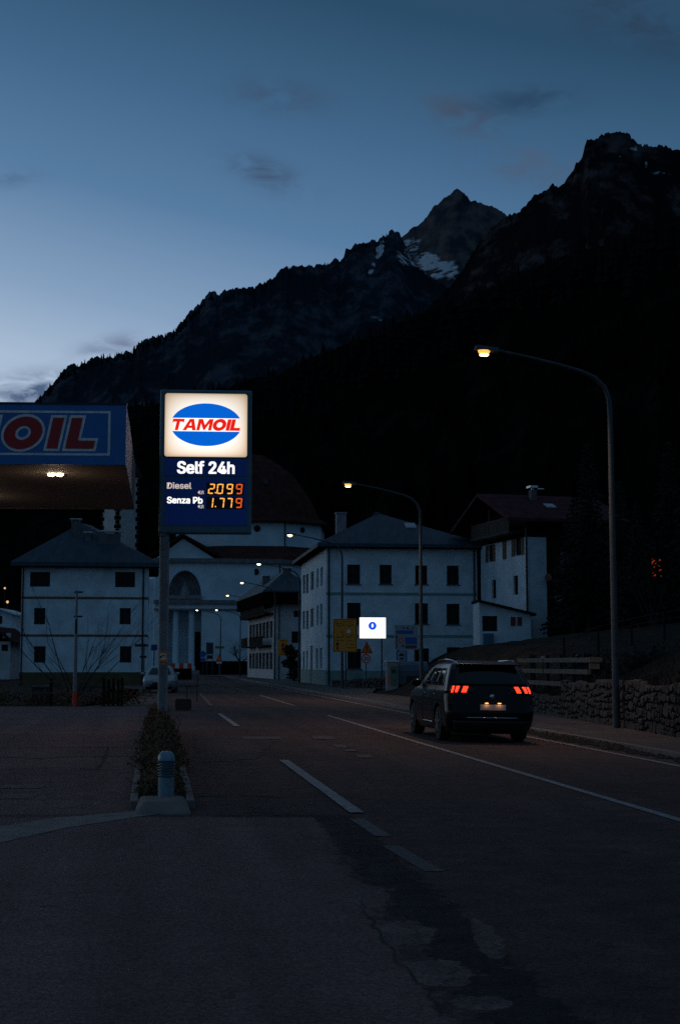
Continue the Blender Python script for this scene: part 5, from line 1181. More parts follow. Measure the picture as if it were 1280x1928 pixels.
# works triangle + speed 30
f, o = sign_root('road_works_sign', 689.5, 92, 'yellow works triangle above a round 30 limit sign on one post')
post(o, 0, -.1, f.uz(690, 1209)[1], .035)
def tri(cx, cz, w, h): return [(cx-w/2, cz-h*.42), (cx+w/2, cz-h*.42), (cx, cz+h*.58)]
cx_, cz_2 = f.uz(690.5, 1221); tr = MB(); tr.extr([(a, -.0, b) for a, b in tri(cx_, cz_2, .80, .78)], (0, .02, 0)); tr = tr.build('triangle_panel', M_red, o)
curve_mesh('triangle_field', [tri(cx_, cz_2-.02, .50, .47)], M_yellow, tr, face_m(-.004), .001)
curve_mesh('digging_figure', [ellipse(cx_-.02, cz_2+.12, .035, .035, 10), [(cx_-.06, cz_2-.16), (cx_-.01, cz_2+.0), (cx_-.05, cz_2+.08), (cx_+.02, cz_2+.09), (cx_+.05, cz_2-.02), (cx_+.03, cz_2-.16)], [(cx_+.06, cz_2-.17), (cx_+.17, cz_2-.17), (cx_+.11, cz_2-.09)]], M_signblack, tr, face_m(-.008), .001)
cx_, cz_2 = f.uz(689, 1240.5); dc2 = MB(); dc2.lathe([(.30, 0), (.30, .02)], (cx_, 0, cz_2), 28, 'y'); dc2 = dc2.build('round_panel', M_red, o); curve_mesh('white_field', [ellipse(cx_, cz_2, .225, .225, 28)], M_white, dc2, face_m(-.004), .001)
text('number', '30', M_signblack, dc2, face_m(-.008), (cx_-.15, cx_+.15, cz_2-.12, cz_2+.12), .02, .001)
# blue and white direction board + smaller plate
f, o = sign_root('direction_sign', 765, 86, 'white board with blue panels and an arrow, right of the lit screen')
r_ = f.rect(742.5, 1177, 787, 1223.5); post(o, f.uz(750, 1200)[0], -.1, r_[3], .045); post(o, f.uz(781, 1200)[0], -.1, r_[3], .045)
pn = MB().box(r_[0], r_[1], -.02, .01, r_[2], r_[3]).build('panel', mat('grey_white_panel', (.30, .31, .33), .6), o)
W = r_[1]-r_[0]; Hh = r_[3]-r_[2]; X0, Z0 = r_[0], r_[2]
curve_mesh('blue_strip', rel([[(.07, .64), (.80, .64), (.80, .78), (.07, .78)], [(.45, .22), (.94, .22), (.94, .50), (.45, .50)]]), M_blue, pn, face_m(-.022), .001)
curve_mesh('brown_strip', rel([[(.45, .05), (.94, .05), (.94, .18), (.45, .18)]]), M_brownsign, pn, face_m(-.022), .001)
curve_mesh('arrow', rel([[(.07, .05), (.11, .05), (.11, .48), (.15, .48), (.09, .62), (.03, .48), (.07, .48)]]), M_signblack, pn, face_m(-.022), .001)
curve_mesh('red_ring', rel([ellipse(.27, .37, .12, .11, 20), ellipse(.27, .37, .08, .07, 20)]), M_red, pn, face_m(-.022), .001)
curve_mesh('symbols', rel([ellipse(.38, .88, .04, .04, 10), [(.5, .84), (.56, .93), (.62, .84)], [(.7, .84), (.80, .92), (.82, .9), (.73, .83)], ellipse(.35, .15, .05, .04, 10)]), M_signblack, pn, face_m(-.022), .001)
r_ = f.rect(746, 1225, 766, 1246); p2 = MB().box(r_[0], r_[1], -.02, .01, r_[2], r_[3]).build('small_plate', M_blue, o)
X0, W, Z0, Hh = r_[0], r_[1]-r_[0], r_[2], r_[3]-r_[2]
curve_mesh('plate_field', rel([[(.12, .08), (.88, .08), (.88, .92), (.12, .92)]]), MATS['grey_white_panel'], p2, face_m(-.022), .001)
curve_mesh('car_symbols', rel([[(.25, .5), (.75, .5), (.75, .6), (.6, .75), (.4, .75), (.25, .6)], [(.3, .2), (.7, .2), (.7, .35), (.3, .35)]]), M_signblack, p2, face_m(-.026), .001)
# orange works board at the chalet
f, o = sign_root('works_board', 532, 132, 'orange portrait works board in front of the balconied chalet')
r_ = f.rect(523.5, 1204, 542, 1235); post(o, f.uz(525, 1220)[0], -.1, r_[3], .05, .08); pn = MB().box(r_[0], r_[1], -.02, .02, r_[2], r_[3]).build('panel', M_orange, o)
X0, W, Z0, Hh = r_[0], r_[1]-r_[0], r_[2], r_[3]-r_[2]
curve_mesh('symbols', rel([[(.5, .82), (.35, .6), (.45, .6), (.45, .5), (.3, .35), (.45, .35), (.45, .2), (.55, .2), (.55, .35), (.7, .35), (.55, .5), (.55, .6), (.65, .6)], [(.2, .9), (.8, .9), (.8, .93), (.2, .93)], [(.2, .08), (.8, .08), (.8, .12), (.2, .12)]]), M_signblack, pn, face_m(-.022), .001)
# triangle near the church
f, o = sign_root('warning_sign', 412.5, 150, 'orange warning triangle with a white plate before the church')
post(o, 0, -.1, f.uz(412, 1236)[1], .04); cx_, cz_2 = f.uz(412.5, 1240); tr = MB(); tr.extr([(a, 0, b) for a, b in tri(cx_, cz_2, .75, .75)], (0, .02, 0)); tr = tr.build('triangle_panel', M_red, o)
curve_mesh('triangle_field', [tri(cx_, cz_2-.02, .40, .4)], M_orange, tr, face_m(-.004), .001); MB().box(-.3, .3, -.01, .02, cz_2-.55, cz_2-.34).build('plate', M_white, o)
# notice board, yellow strip, blue round sign
f, o = sign_root('notice_board', 395, 190, 'dark notice board beside the church portico')
r_ = f.rect(388.5, 1210, 401.5, 1232); post(o, r_[0]+.1, 0, r_[3], .05); post(o, r_[1]-.1, 0, r_[3], .05); MB().box(r_[0], r_[1], -.03, .03, r_[2], r_[3]).build('panel', mat('notice_dark', (.03, .032, .05), .5), o); r2 = f.rect(390, 1234, 401, 1241); MB().box(r2[0], r2[1], -.02, .02, r2[2], r2[3]).build('lower_plate', M_green, o)
f, o = sign_root('yellow_sign', 414, 188, 'slim yellow strip sign before the church wall')
r_ = f.rect(405, 1217, 422, 1221.5); post(o, 0, 0, r_[3], .05); MB().box(r_[0], r_[1], -.03, .03, r_[2], r_[3]).build('panel', mat('olive_sign', (.16, .13, .04), .6), o)
f, o = sign_root('round_sign', 382, 185, 'blue round sign above a small blue plate by the portico')
post(o, 0, 0, f.uz(382, 1228)[1], .04); g = MB(); c_ = f.uz(382, 1232); g.lathe([(.42, 0), (.42, .03)], (c_[0], 0, c_[1]), 20, 'y'); g.build('panel', M_blue, o); MB().box(-.35, .35, 0, .03, c_[1]-1.0, c_[1]-.5).build('plate', M_blue, o)
f, o = sign_root('parking_sign', 290, 110, 'blue square sign left of the grey sign pole')
r_ = f.rect(284.5, 1214, 296, 1225); post(o, (r_[0]+r_[1])/2, -.1, r_[3], .04); MB().box(r_[0], r_[1], -.02, .02, r_[2], r_[3]).build('panel', M_blue, o)
# street name plates by the left house
f, o = sign_root('direction_plates', 271, 100, 'dark arrow plates on a post at the corner of the left house')
post(o, 0, -.1, f.uz(271, 1212)[1], .04); r_ = f.rect(254, 1213, 279, 1218); MB().box(r_[0], r_[1], -.02, .02, r_[2], r_[3]).build('plate', M_signblack, o); r_ = f.rect(263, 1235, 276, 1239); MB().box(r_[0], r_[1], -.02, .02, r_[2], r_[3]).build('plate', M_signblack, o)
# red and white road works barrier
f = Frame(322, 140, 3); o = empty('barrier', f.o, f.a, 'low red and white barrier blocks before the portico', 'barrier')
r_ = f.rect(322, 1249, 361, 1258)
for k in range(5):
    a = r_[0]+(r_[1]-r_[0])*k/5; MB().box(a+.01, a+(r_[1]-r_[0])/5-.01, -.12, .12, r_[2]-.05, r_[3]).build('block', M_red if k % 2 == 0 else M_white, o)
MB().box(r_[0], r_[1], -.3, .3, 0.0, r_[2]-.052).build('footing', M_eave, o)
# low dark hedge / wall at church foot
f = Frame(375, 200, 3); r_ = f.rect(376, 1245, 470, 1262); MBw = MB(); MBw.box(r_[0], r_[1], 0, .6, -.1, r_[3]); tag(MBw.build('low_wall', M_eave, loc=f.o, rz=f.a), 'low dark wall running along the church foot', 'wall')

# ------------------------------------------------------------------ waste containers
M_dumpblue = mat('dark_blue_container', (0.035, 0.085, 0.12), 0.5, var=0.2, scale=3)
M_green2 = mat('green_panel', (.05, .14, .10), .5, var=.2, scale=4)
p = at(728.5, 1250, 78); dmp = empty('recycling_container', (p.x, 78, 0.02), R(4), 'tall white and green recycling cabinet by the kerb', 'container')
b = MB(); b.box(0, .62, 0, .9, .05, 1.62); b.build('body', mat('grey_white_plastic', (.20, .22, .22), .5, var=.1, scale=5), dmp, bevel=.04)
MB().box(.2, .56, -.02, -.003, .35, 1.4).build('door', M_green2, dmp); MB().box(-.05, .67, -.05, .95, 1.625, 1.70).build('lid', M_sheet, dmp, bevel=.02)
MB().box(.24, .46, -.045, -.022, 1.05, 1.2).build('slot', M_black, dmp)
mm = MB()
for k in range(4): mm.box(.03, .14, -.02, -.003, .45+k*.12, .51+k*.12)
mm.build('reflector', M_red, dmp)
p = at(748, 1250, 78.5); d2 = empty('waste_container', (p.x, 78.5, 0.02), R(6), 'large dark blue rounded waste container behind the black car', 'container')
prof = [(0, .45), (0.0, 1.15), (.12, 1.45), (.4, 1.62), (.75, 1.66), (1.1, 1.55), (1.3, 1.2), (1.3, .45)]
b = MB(); b.extr([(0, y, z) for y, z in prof], (1.75, 0, 0)); b.build('body', M_dumpblue, d2, bevel=.03)
MB().box(.05, 1.7, .1, 1.2, .12, .44).build('base', M_black, d2); MB().box(-.03, 1.78, -.05, -.003, .40, .46).build('foot_bar', mat('rust_bar', (.16, .08, .05), .6), d2)
MB().box(.5, 1.2, -.03, -.003, .55, .85).build('flap', M_black, d2); MB().lathe([(.001, 0), (.07, .01)], (.9, .1, 1.35), 10, 'y').build('logo_disc', M_sheet, d2)
for ux in (.12, 1.5):
    wl = MB(); wl.lathe([(.1, 0), (.1, .06)], (ux, .25, .1), 12, 'x'); wl.build('wheel', M_black, d2)

# ------------------------------------------------------------------ stone walls
def stone_wall(name, label, p0, p1, h0, h1, th=.35, row=.22, seed=1, zbase=0.0):
    p0, p1 = Vector(p0), Vector(p1); L = (p1-p0).length; d = (p1-p0).normalized(); n = Vector((d.y, -d.x, 0)); rd = random.Random(seed)
    if n.y > 0 or (abs(n.y) < .3 and n.x > 0): n = -n
    mb = MB(); core = MB(); core.hexa([p0-n*.06+Vector((0, 0, -.1)), p1-n*.06+Vector((0, 0, -.1)), p1-n*th+Vector((0, 0, -.1)), p0-n*th+Vector((0, 0, -.1)), p0-n*.06+Vector((0, 0, h0-.08)), p1-n*.06+Vector((0, 0, h1-.08)), p1-n*th+Vector((0, 0, h1-.08)), p0-n*th+Vector((0, 0, h0-.08))])
    cells = []
    def split(xa, xb, za, zb2):
        w, h = xb-xa, zb2-za
        big_ = w > row*2.6 or h > row*1.5
        if (not big_ and rd.random() < .55) or (w < row*.9 and h < row*.7): cells.append((xa, xb, za, zb2)); return
        if (w > h*1.25 and w > row*.8) or h < row*.75: c = xa+w*rd.uniform(.32, .68); split(xa, c, za, zb2); split(c, xb, za, zb2)
        else: c = za+h*rd.uniform(.35, .65); split(xa, xb, za, c); split(xa, xb, c, zb2)
    xx0 = 0.0
    while xx0 < L: ww = min(rd.uniform(.9, 1.6), L-xx0); hh_ = h0+(h1-h0)*(xx0/L)+rd.uniform(-.05, .06); split(xx0, xx0+ww, zbase-.05, hh_); xx0 += ww
    for xa, xb, za, zb2 in cells:
        g = .008+rd.random()*.012; pr = rd.uniform(.0, .03)
        if xb-xa < .05 or zb2-za < .04: continue
        cxm, czm = (xa+xb)/2, (za+zb2)/2; hx_, hz_ = (xb-xa)/2-g, (zb2-za)/2-g; A = []
        for q in range(8):
            a = 2*math.pi*(q+.5)/8; ca, sa = math.cos(a), math.sin(a); k_ = 1/max(abs(ca), abs(sa)); rr_ = rd.uniform(.86, 1.04); k_ = k_*.55+.45*1.15
            A.append((cxm+ca*k_*hx_*rr_, czm+sa*k_*hz_*rr_))
        ft = [(cxm+(a-cxm)*.84, czm+(c-czm)*.80) for a, c in A]; tl_ = rd.uniform(-.02, .02)
        V = [p0+d*a+Vector((0, 0, c))-n*.07 for a, c in A]+[p0+d*a+Vector((0, 0, c))+n*(pr*.3) for a, c in A]+[p0+d*a+Vector((0, 0, c))+n*(pr+.018+tl_*(a-cxm)/max(hx_, .01)) for a, c in ft]
        mb.add(V, [(q, (q+1) % 8, 8+(q+1) % 8, 8+q) for q in range(8)]+[(8+q, 8+(q+1) % 8, 16+(q+1) % 8, 16+q) for q in range(8)]+[tuple(range(16, 24))])
    mb.v = [(x_, y_, z_+noise.noise(Vector((x_*1.1+y_*1.1, z_*2.2, seed)))*.075*min(1, z_/.2)) for x_, y_, z_ in mb.v]
    o = mb.build(name, M_wallstone); tag(o, label, 'stone wall')
    core.build('mortar_core', M_mortar, o); return o
M_wallstone = mat('rough_wall_stone', (0.020, 0.020, 0.020), 0.95, color2=(0.075, 0.073, 0.070), scale=3.1, bump=1.0, bscale=25, lo=.38, hi=.68)
M_mortar = mat('dark_mortar', (0.006, 0.006, 0.006), 1.0)
stone_wall('stone_wall', 'rough stone retaining wall behind the lamp post, right of the car', (xw(22), 22, 0), (xw(41.5), 41.5, 0), 1.22, 1.05, seed=4)
stone_wall('stone_wall', 'lower stone wall under the grey timber beams beside the car', (xw(41.52), 41.52, 0), (xw(52), 52, 0), .62, .62, seed=9)
pa, pb_ = gnd(625, 1294), gnd(735, 1299)
stone_wall('stone_wall', 'low dark stone wall at the foot of the slope under the road signs', (pa.x, 97, 0), (pb_.x+.8, 84, 0), .45, .9, seed=12, row=.28)
# timber crib beams above the lower wall
M_beam = mat('weathered_grey_beam', (0.115, 0.10, 0.085), 0.9, var=0.3, scale=3, stretch=(1, 1, 5), bump=.5, bscale=20)
cb_ = empty('beam_fence', (xw(41.6), 41.6, 0), 0, 'three weathered grey horizontal beams between the car and the stone wall', 'fence')
o3 = Vector((xw(41.6), 41.6, 0)); e3 = Vector((xw(52), 52, 0)); dd3 = (e3-o3).normalized(); n3 = Vector((-dd3.y, dd3.x, 0))
if n3.x > 0: n3 = -n3
# beams start at pixel columns on the road side
def beam(px_a, px_b, py, h=.16, Ya=43.0, Yb=52.0):
    a = at(px_a, py, Ya); b = at(px_b, py, Yb); return a, b
for (zc, Y0b) in ((1.66, 41.6), (1.30, 42.6), (.90, 42.6)):
    a = Vector((at(1127 if Y0b < 42 else 1105, 1250, Y0b).x, Y0b, 0))-o3; b = e3+Vector((0.6, 0, 0))-o3
    b_ = MB(); w_ = Vector((.12, 0, 0)); b_.hexa([a+Vector((0, 0, zc-.075)), a+w_+Vector((0, 0, zc-.075)), b+w_+Vector((0, 0, zc-.075)), b+Vector((0, 0, zc-.075)), a+Vector((0, 0, zc+.075)), a+w_+Vector((0, 0, zc+.075)), b+w_+Vector((0, 0, zc+.075)), b+Vector((0, 0, zc+.075))]); b_.build('beam', M_beam, cb_, bevel=.015)
for zc in (1.66, 1.47):
    a = Vector((at(1108, 1250, 41.4).x, 41.4, 0))-o3; MB().box(a.x, a.x+.30, a.y-.14, a.y+.0, zc-.08, zc+.08).build('end_block', M_beam, cb_, bevel=.01)
for Yp in (43.2, 44.8, 46.4, 48.2, 50.2):
    kx = (Yp-41.6)/(52-41.6); a = Vector((at(1105, 1250, 42.6).x, 42.6, 0)).lerp(e3+Vector((.6, 0, 0)), (Yp-42.6)/9.4)-o3
    MB().tube([(a.x+.19, a.y, .3), (a.x+.19, a.y, 1.85)], .05, 6).build('post', M_wood, cb_)
# fence posts on the slope
fg = empty('wire_fence', (at(1120, 1250, 55).x, 55, 0), 0, 'thin dark post and wire fence on the grass slope', 'fence'); b0v = fg.location.copy(); prev = None; wires = MB()
for px_ in (1000, 1062, 1127, 1190, 1252, 1320, 1400):
    Yp = 56-(px_-1000)*.01; p = at(px_, 1250, Yp); z = hill_z(p.x, Yp); q = Vector((p.x, Yp, z))-b0v
    MB().tube([q+Vector((0, 0, -.2)), q+Vector((0, 0, 1.1))], .045, 6).build('post', M_wood, fg)
    if prev is not None:
        for zz_ in (.45, .8, 1.05): wires.tube([prev+Vector((0, 0, zz_)), q+Vector((0, 0, zz_))], .008, 4)
    prev = q
wires.build('wire', M_steel, fg)
# dry grass tufts along the top of the wall and slope
rg = random.Random(21); gm = MB()
for i in range(5200):
    Y = rg.uniform(24, 62); d = abs(rg.gauss(0, 2.4))+.15; x = xr(Y)+d; z = hill_z(x, Y); h = rg.uniform(.06, .28); a = rg.uniform(0, 6.28); w_ = .012+.006*rg.random()
    t_v = Vector((math.cos(a), math.sin(a), 0)); l = Vector((rg.gauss(0, .35), rg.gauss(0, .35), 1))*h; p = Vector((x, Y, z-.01)); gm.add([p-t_v*w_, p+t_v*w_, p+l], [(0,1,2)])
tag(gm.build('dry_grass', M_slope), 'dry tufts of grass above the stone wall', 'grass', kind='stuff')
# evergreen bush hanging over the beams
sb2 = empty('dark_bush', (at(1160, 1250, 46).x, 46, 1.0), 0, 'dark low bush above the stone wall behind the lamp post', 'bush'); m_ = MB()
for k in range(9): leafball(m_, (rg.uniform(-1.5, 3.5), rg.uniform(-.4, 1.2), .35+rg.random()*.45), (.9, .7, .45), 220, .09, rg)
m_.build('crown', M_leafdark, sb2)
MB().tube([(0, 0, -.3), (.1, .1, .5)], [.05, .03], 6).build('trunk', M_bark, sb2)
# blue bits of plastic on the wall? small reflectors on the slope
for (px_, py_, Y, lab) in ((1022, 1238, 47, 'small pale blue marker on the slope right behind the car roof'), (1083, 1235, 46, 'small pale blue marker above the grey beams'), (1276, 1214, 50, 'small pale blue marker at the right edge of the slope')):
    p = at(px_, py_, Y); o = empty('marker', (p.x, Y, p.z), 0, lab, 'marker'); MB().box(-.06, .06, -.02, .02, -.03, .03).build('plate', mat('pale_blue', (.25, .4, .5), .5), o); MB().tube([(0, .03, -.6), (0, .03, .02)], .012, 5).build('stake', M_wood, o)

# ------------------------------------------------------------------ island, bollard, hedge, planter
isl = empty('traffic_island', (T(.12, 15), 15, 0), R(A7), 'narrow concrete kerbed island holding hedge, bollard and price sign', 'island')
b = MB(); b.hexa([(-.31, -.26, .0), (.31, -.24, .0), (.29, .45, .0), (-.29, .45, .0), (-.20, -.10, .13), (.19, -.08, .125), (.23, .45, .14), (-.24, .45, .145)]); b.build('nose_block', M_conc, isl, bevel=.035)
for s_ in (-1, 1):
    for k in range(18): MB().box(min(s_*.28, s_*.37)-.02*s_, max(s_*.28, s_*.37)-.02*s_, .47+k*1.0, 1.45+k*1.0, -.03, .085+.012*((k*7) % 3)).build('kerb_stone', M_conc, isl, bevel=.015)
MB().box(-.255, .255, .46, 18.4, -.03, .07).build('soil', M_earth, isl)
bp_ = at(312.5, 1498, 15.45); M_boll = mat('bollard_blue_grey', (0.15, 0.24, 0.29), 0.3, metal=0.3, var=0.2, scale=8)
bo = empty('bollard', (bp_.x, 15.45, .10), 0, 'domed blue grey metal bollard on the island nose', 'bollard')
MB().lathe([(.088, 0), (.088, .235)], (0, 0, 0), 32).build('body', M_boll, bo, smooth=True)
rg_ = MB()
prof = []
for k in range(6): z = .236+k*.029; prof += [(.058, z), (.060, z+.006), (.092, z+.013), (.096, z+.019), (.060, z+.027)]
rg_.lathe(prof, (0, 0, 0), 32); rg_.build('louvres', M_boll, bo, smooth=True)
MB().lathe([(.088, .408), (.094, .412), (.094, .44), (.088, .465), (.072, .49), (.045, .508), (.001, .516)], (0, 0, 0), 32).build('dome', M_boll, bo, smooth=True)
hd = empty('hedge', (T(.12, 16), 16, .08), R(A7), 'narrow brown winter hedge behind the bollard', 'hedge'); rh = random.Random(2); m_ = MB(); tw = MB()
for i in range(15000):
    y = rh.uniform(0.05, 17.5); prof_h = .14+.36*sstep((y-.2)/7.0)+.05*math.sin(y*2.3)+.05*math.sin(y*5.1+1); side = (.19+.07*math.sin(y*1.7)+.05*math.sin(y*4.3))*(.8+.35*sstep(y/5))*(1.0 if y < 11 else .8)
    a = rh.uniform(0, math.pi); rr4 = rh.uniform(.55, 1.05)**.6; p = Vector((math.cos(a)*side*rr4*1.15+rh.gauss(0, .04), y, .0+math.sin(a)*prof_h*rr4+rh.gauss(0, .03))); s = rh.uniform(.014, .035)
    a_ = Vector((rh.gauss(0, 1), rh.gauss(0, 1), rh.gauss(0, 1))).normalized()*s; b_ = a_.cross(Vector((rh.gauss(0, 1), rh.gauss(0, 1), rh.gauss(0, 1)))).normalized()*s*.6; m_.add([p-a_, p+b_, p+a_, p-b_], [(0,1,2,3)])
for i in range(500):
    y = rh.uniform(.05, 17.5); x = rh.gauss(0, .06); h = (.14+.36*sstep((y-.2)/7.0))*rh.uniform(.7, 1.2); q = Vector((x, y, 0)); tw.tube([q, q+Vector((rh.gauss(x*.6, .06), rh.gauss(0, .06), h*.6)), q+Vector((rh.gauss(x*1.1, .05), rh.gauss(0, .06), h))], [.006, .004, .002], 3, caps=False)
m_.build('foliage', M_leafbrown, hd); tw.build('twigs', M_bark, hd)
p = gnd(344, 1338); pb2 = empty('planter', (p.x, p.y, 0), R(A7), 'long black planter box on the island behind the sign pole', 'planter')
MB().box(-.26, .28, -.25, .3, .05, .36).build('box', M_black, pb2, bevel=.01); MB().box(-.22, .26, -.22, .28, -.02, .049).build('base', M_orange if False else mat('ochre_base', (.10, .06, .03), .8), pb2); MB().box(-.22, .24, -.2, .26, .361, .38).build('soil', M_earth, pb2)
p = gnd(347, 1322); rl_ = empty('railing', (p.x, p.y+1.0, 0), R(-3), 'thin dark metal railing with two posts beyond the planter', 'railing'); s = (p.y+1)/F
MB().tube([(0, 0, 0), (0, 0, .62)], .025, 6).build('post', M_pipe, rl_); MB().tube([(.42, 0, .0), (.42, 0, 1.1)], .022, 6).build('post', M_pipe, rl_); MB().tube([(-.35, 0, .62), (.43, 0, .62)], .022, 6).build('rail', M_pipe, rl_)

# ------------------------------------------------------------------ garden fence and pole, left
gf = empty('garden_fence', (-17, 52.6, 0), 0, 'dark garden fence with reddish rails below the left house', 'fence')
M_rail = mat('reddish_rail', (0.10, 0.045, 0.04), .7, var=.3, scale=4)
x_end = at(196, 1250, 52.6).x+17
for (py_, h_) in ((1284, .05), (1305, .05)): z = at(0, py_, 52.6).z; MB().box(0, x_end, -.03, .03, z-h_/2, z+h_/2).build('rail', M_rail, gf)
for k in range(7): x = x_end-k*1.95; MB().box(x-.05, x+.05, .035, .12, -.1, 1.0).build('post', M_wood, gf)
for k, px_ in enumerate((197, 206, 215, 224, 231)): x = at(px_, 1250, 52.6).x+17; MB().box(x-.05, x+.04, -.08, .02, -.1, 1.02-.05*(k % 2)).build('picket', M_wood, gf)
rb = empty('low_shrubs', (-12, 54.5, 0), 0, 'low dark winter shrubs behind the reddish rails', 'shrubs'); m_ = MB()
for k in range(26): leafball(m_, (-4.5+k*.36+rg.uniform(-.2, .2), rg.uniform(-.9, .9), .15+rg.random()*.25), (.5, .5, .35), 110, .06, rg)
m_.build('foliage', M_leafbrown, rb); rb['kind'] = 'stuff'
sheet_px('garden_bed', [(-400, 1334), (0, 1333), (150, 1331), (225, 1325), (262, 1312), (262, 1298), (100, 1292), (-400, 1292)], -.006, M_earth, .1, 'dark earth of the garden below the left house', 'garden')
x = at(142, 1250, 52.2); ztp = at(142, 1112, 52.2).z
wp = empty('striped_pole', (x.x, 52.2, 0), 0, 'thin white pole with red bands before the left house', 'pole')
zs = frange(0, ztp, 8)
for k in range(8):
    MB().tube([(0, 0, zs[k]+(.001 if k else 0)), (0, 0, zs[k+1])], [.085-.006*k, .085-.006*(k+1)], 12).build('pole_section', M_red if k in (0,) else mat('dull_white', (.22, .20, .21), .6) if k not in (5,) else mat('rust_red', (.06, .03, .03), .7), wp, smooth=True)
for zz_ in (at(142, 1115, 52.2).z, at(142, 1161, 52.2).z): MB().box(-.09, .22, -.03, .03, zz_-.03, zz_+.03).build('bracket', M_pipe, wp)
sb3 = empty('utility_box', (at(62, 1250, 56).x, 56, 0), 0, 'small dark cabinet with pale top behind the reddish rails', 'cabinet'); MB().box(0, .6, 0, .4, -.1, .62).build('body', M_pipe, sb3); MB().box(-.04, .64, -.04, .44, .621, .68).build('top', M_steel, sb3)

# ------------------------------------------------------------------ cars
def lerp_tab(tab, z):
    return seg(tab, z)
def make_car(name, label, loc, rz, roll, paint, L, W, H, yr, yf, hw, suv=True, group=None):
    root = empty(name, loc, rz, label, 'car'); root.rotation_euler = (0, roll, rz)
    zs = sorted({t[0] for t in yr} | {t[0] for t in yf} | {t[0] for t in hw} | set(frange(yr[0][0], H, 26)))
    NE, NC, NS = 12, 7, 26
    def outline(z):
        r0, f0, w = seg(yr, z), seg(yf, z), seg(hw, z); rr_ = .30 if z < 1.0 else .20; rf_ = .45 if z < 1.0 else .30; rr_ = min(rr_, w*.6); rf_ = min(rf_, w*.7)
        P = []
        bow = .05
        for i in range(NE): t = i/NE; x = -(w-rr_)+2*(w-rr_)*t; P.append((x, r0-bow*(1-(x/(w-rr_))**2)+.0))      # rear, left to right
        for i in range(NC): a = R(-90+90*i/NC); P.append((w-rr_+rr_*math.cos(a), r0+rr_+rr_*math.sin(a)))
        for i in range(NS): t = i/NS; y = r0+rr_+(f0-rf_-r0-rr_)*t; P.append((w+.012*math.sin(math.pi*t), y))
        for i in range(NC): a = R(90*i/NC); P.append((w-rf_+rf_*math.cos(a), f0-rf_+rf_*math.sin(a)))
        for i in range(NE): t = i/NE; x = (w-rf_)-2*(w-rf_)*t; P.append((x, f0+bow*(1-(x/(w-rf_))**2)))
        for i in range(NC): a = R(90+90*i/NC); P.append((-(w-rf_)+rf_*math.cos(a), f0-rf_+rf_*math.sin(a)))
        for i in range(NS): t = i/NS; y = f0-rf_-(f0-rf_-r0-rr_)*t; P.append((-w-.012*math.sin(math.pi*t), y))
        for i in range(NC): a = R(180+90*i/NC); P.append((-(w-rr_)+rr_*math.cos(a), r0+rr_+rr_*math.sin(a)))
        return P
    NT = 2*NE+4*NC+2*NS
    def S(k, z):
        O = outline(z); i = int(math.floor(k)) % NT; f_ = k-math.floor(k); a, b = O[i], O[(i+1) % NT]; return Vector((a[0]+(b[0]-a[0])*f_, a[1]+(b[1]-a[1])*f_, z))
    def nrm(k, z):
        du = S(k+.3, z)-S(k-.3, z); dv = S(k, min(H-.02, z+.03))-S(k, z-.03); n = du.cross(dv).normalized(); return n
    body = MB(); O = [outline(z) for z in zs]
    for z, P in zip(zs, O): body.v += [(x, y, z) for x, y in P]
    body.f += [(i*NT+j, i*NT+(j+1) % NT, (i+1)*NT+(j+1) % NT, (i+1)*NT+j) for i in range(len(zs)-1) for j in range(NT)]
    body.f += [tuple(range(NT))[::-1], tuple((len(zs)-1)*NT+j for j in range(NT))]; body.m = [0]*len(body.f)
    bo_ = body.build('body', paint, root, smooth=True)
    # wheel arches
    wr = .355 if suv else .31; ya, yb = (1.00, 3.84) if suv else (.75, 3.25)
    cut = MB()
    for yw in (ya, yb):
        for s_ in (-1, 1): cut.lathe([(wr+.055, -.16), (wr+.055, .30)], (s_*(W/2-.08), yw, wr), 36, 'x')
    cu = cut.build('arch_cutter', M_black, root); cu.hide_render = True; cu.hide_viewport = False; cu['kind'] = 'helper'
    bo_m = bo_.modifiers.new('arches', 'BOOLEAN'); bo_m.operation = 'DIFFERENCE'; bo_m.object = cu; bo_m.solver = 'EXACT'
    dg = bpy.context.evaluated_depsgraph_get(); dg.update(); me = bpy.data.meshes.new_from_object(bo_.evaluated_get(dg)); bo_.modifiers.clear(); bo_.data = me
    me.materials.clear(); me.materials.append(paint)
    for p_ in me.polygons: p_.material_index = 0
    bpy.data.objects.remove(cu)
    def patch(name, k0, k1, z0, z1, m, off=.006, nk=8, nz=5, parent=None, skew=0.0, taper=0.0):
        mb = MB(); vs = []
        for i in range(nk+1):
            for j in range(nz+1):
                zz = z0+(z1-z0)*j/nz; kk = k0+(k1-k0)*i/nk + skew*(j/nz) + taper*(j/nz)*(.5-i/nk)*2
                vs.append(S(kk, zz)+nrm(kk, zz)*off)
        n = nz+1; mb.add(vs, [(i*n+j, (i+1)*n+j, (i+1)*n+j+1, i*n+j+1) for i in range(nk) for j in range(nz)])
        o = mb.build(name, m, parent or root, smooth=True)
        so = o.modifiers.new('thickness', 'SOLIDIFY'); so.thickness = .006; so.offset = 0
        return o
    kR0 = NE; kRc = NE+NC; kRs = kRc+NS; kF0 = kRs+NC; kF1 = kF0+NE; kL0 = kF1+NC; kL1 = kL0+NS   # index ranges
    glass = M_carglass if suv else mat('clear_dark_glass', (.02, .05, .06), .5, spec=.1)
    zbelt, ztop = (1.10, 1.47) if suv else (.96, 1.30)
    if suv: patch('rear_window', -1.5, NE+1.5, 1.15, 1.52, glass, .012, 14, 6, taper=-.0)
    else: patch('rear_window', .6, NE-.6, zbelt+.02, ztop, glass, .008, 10, 5)
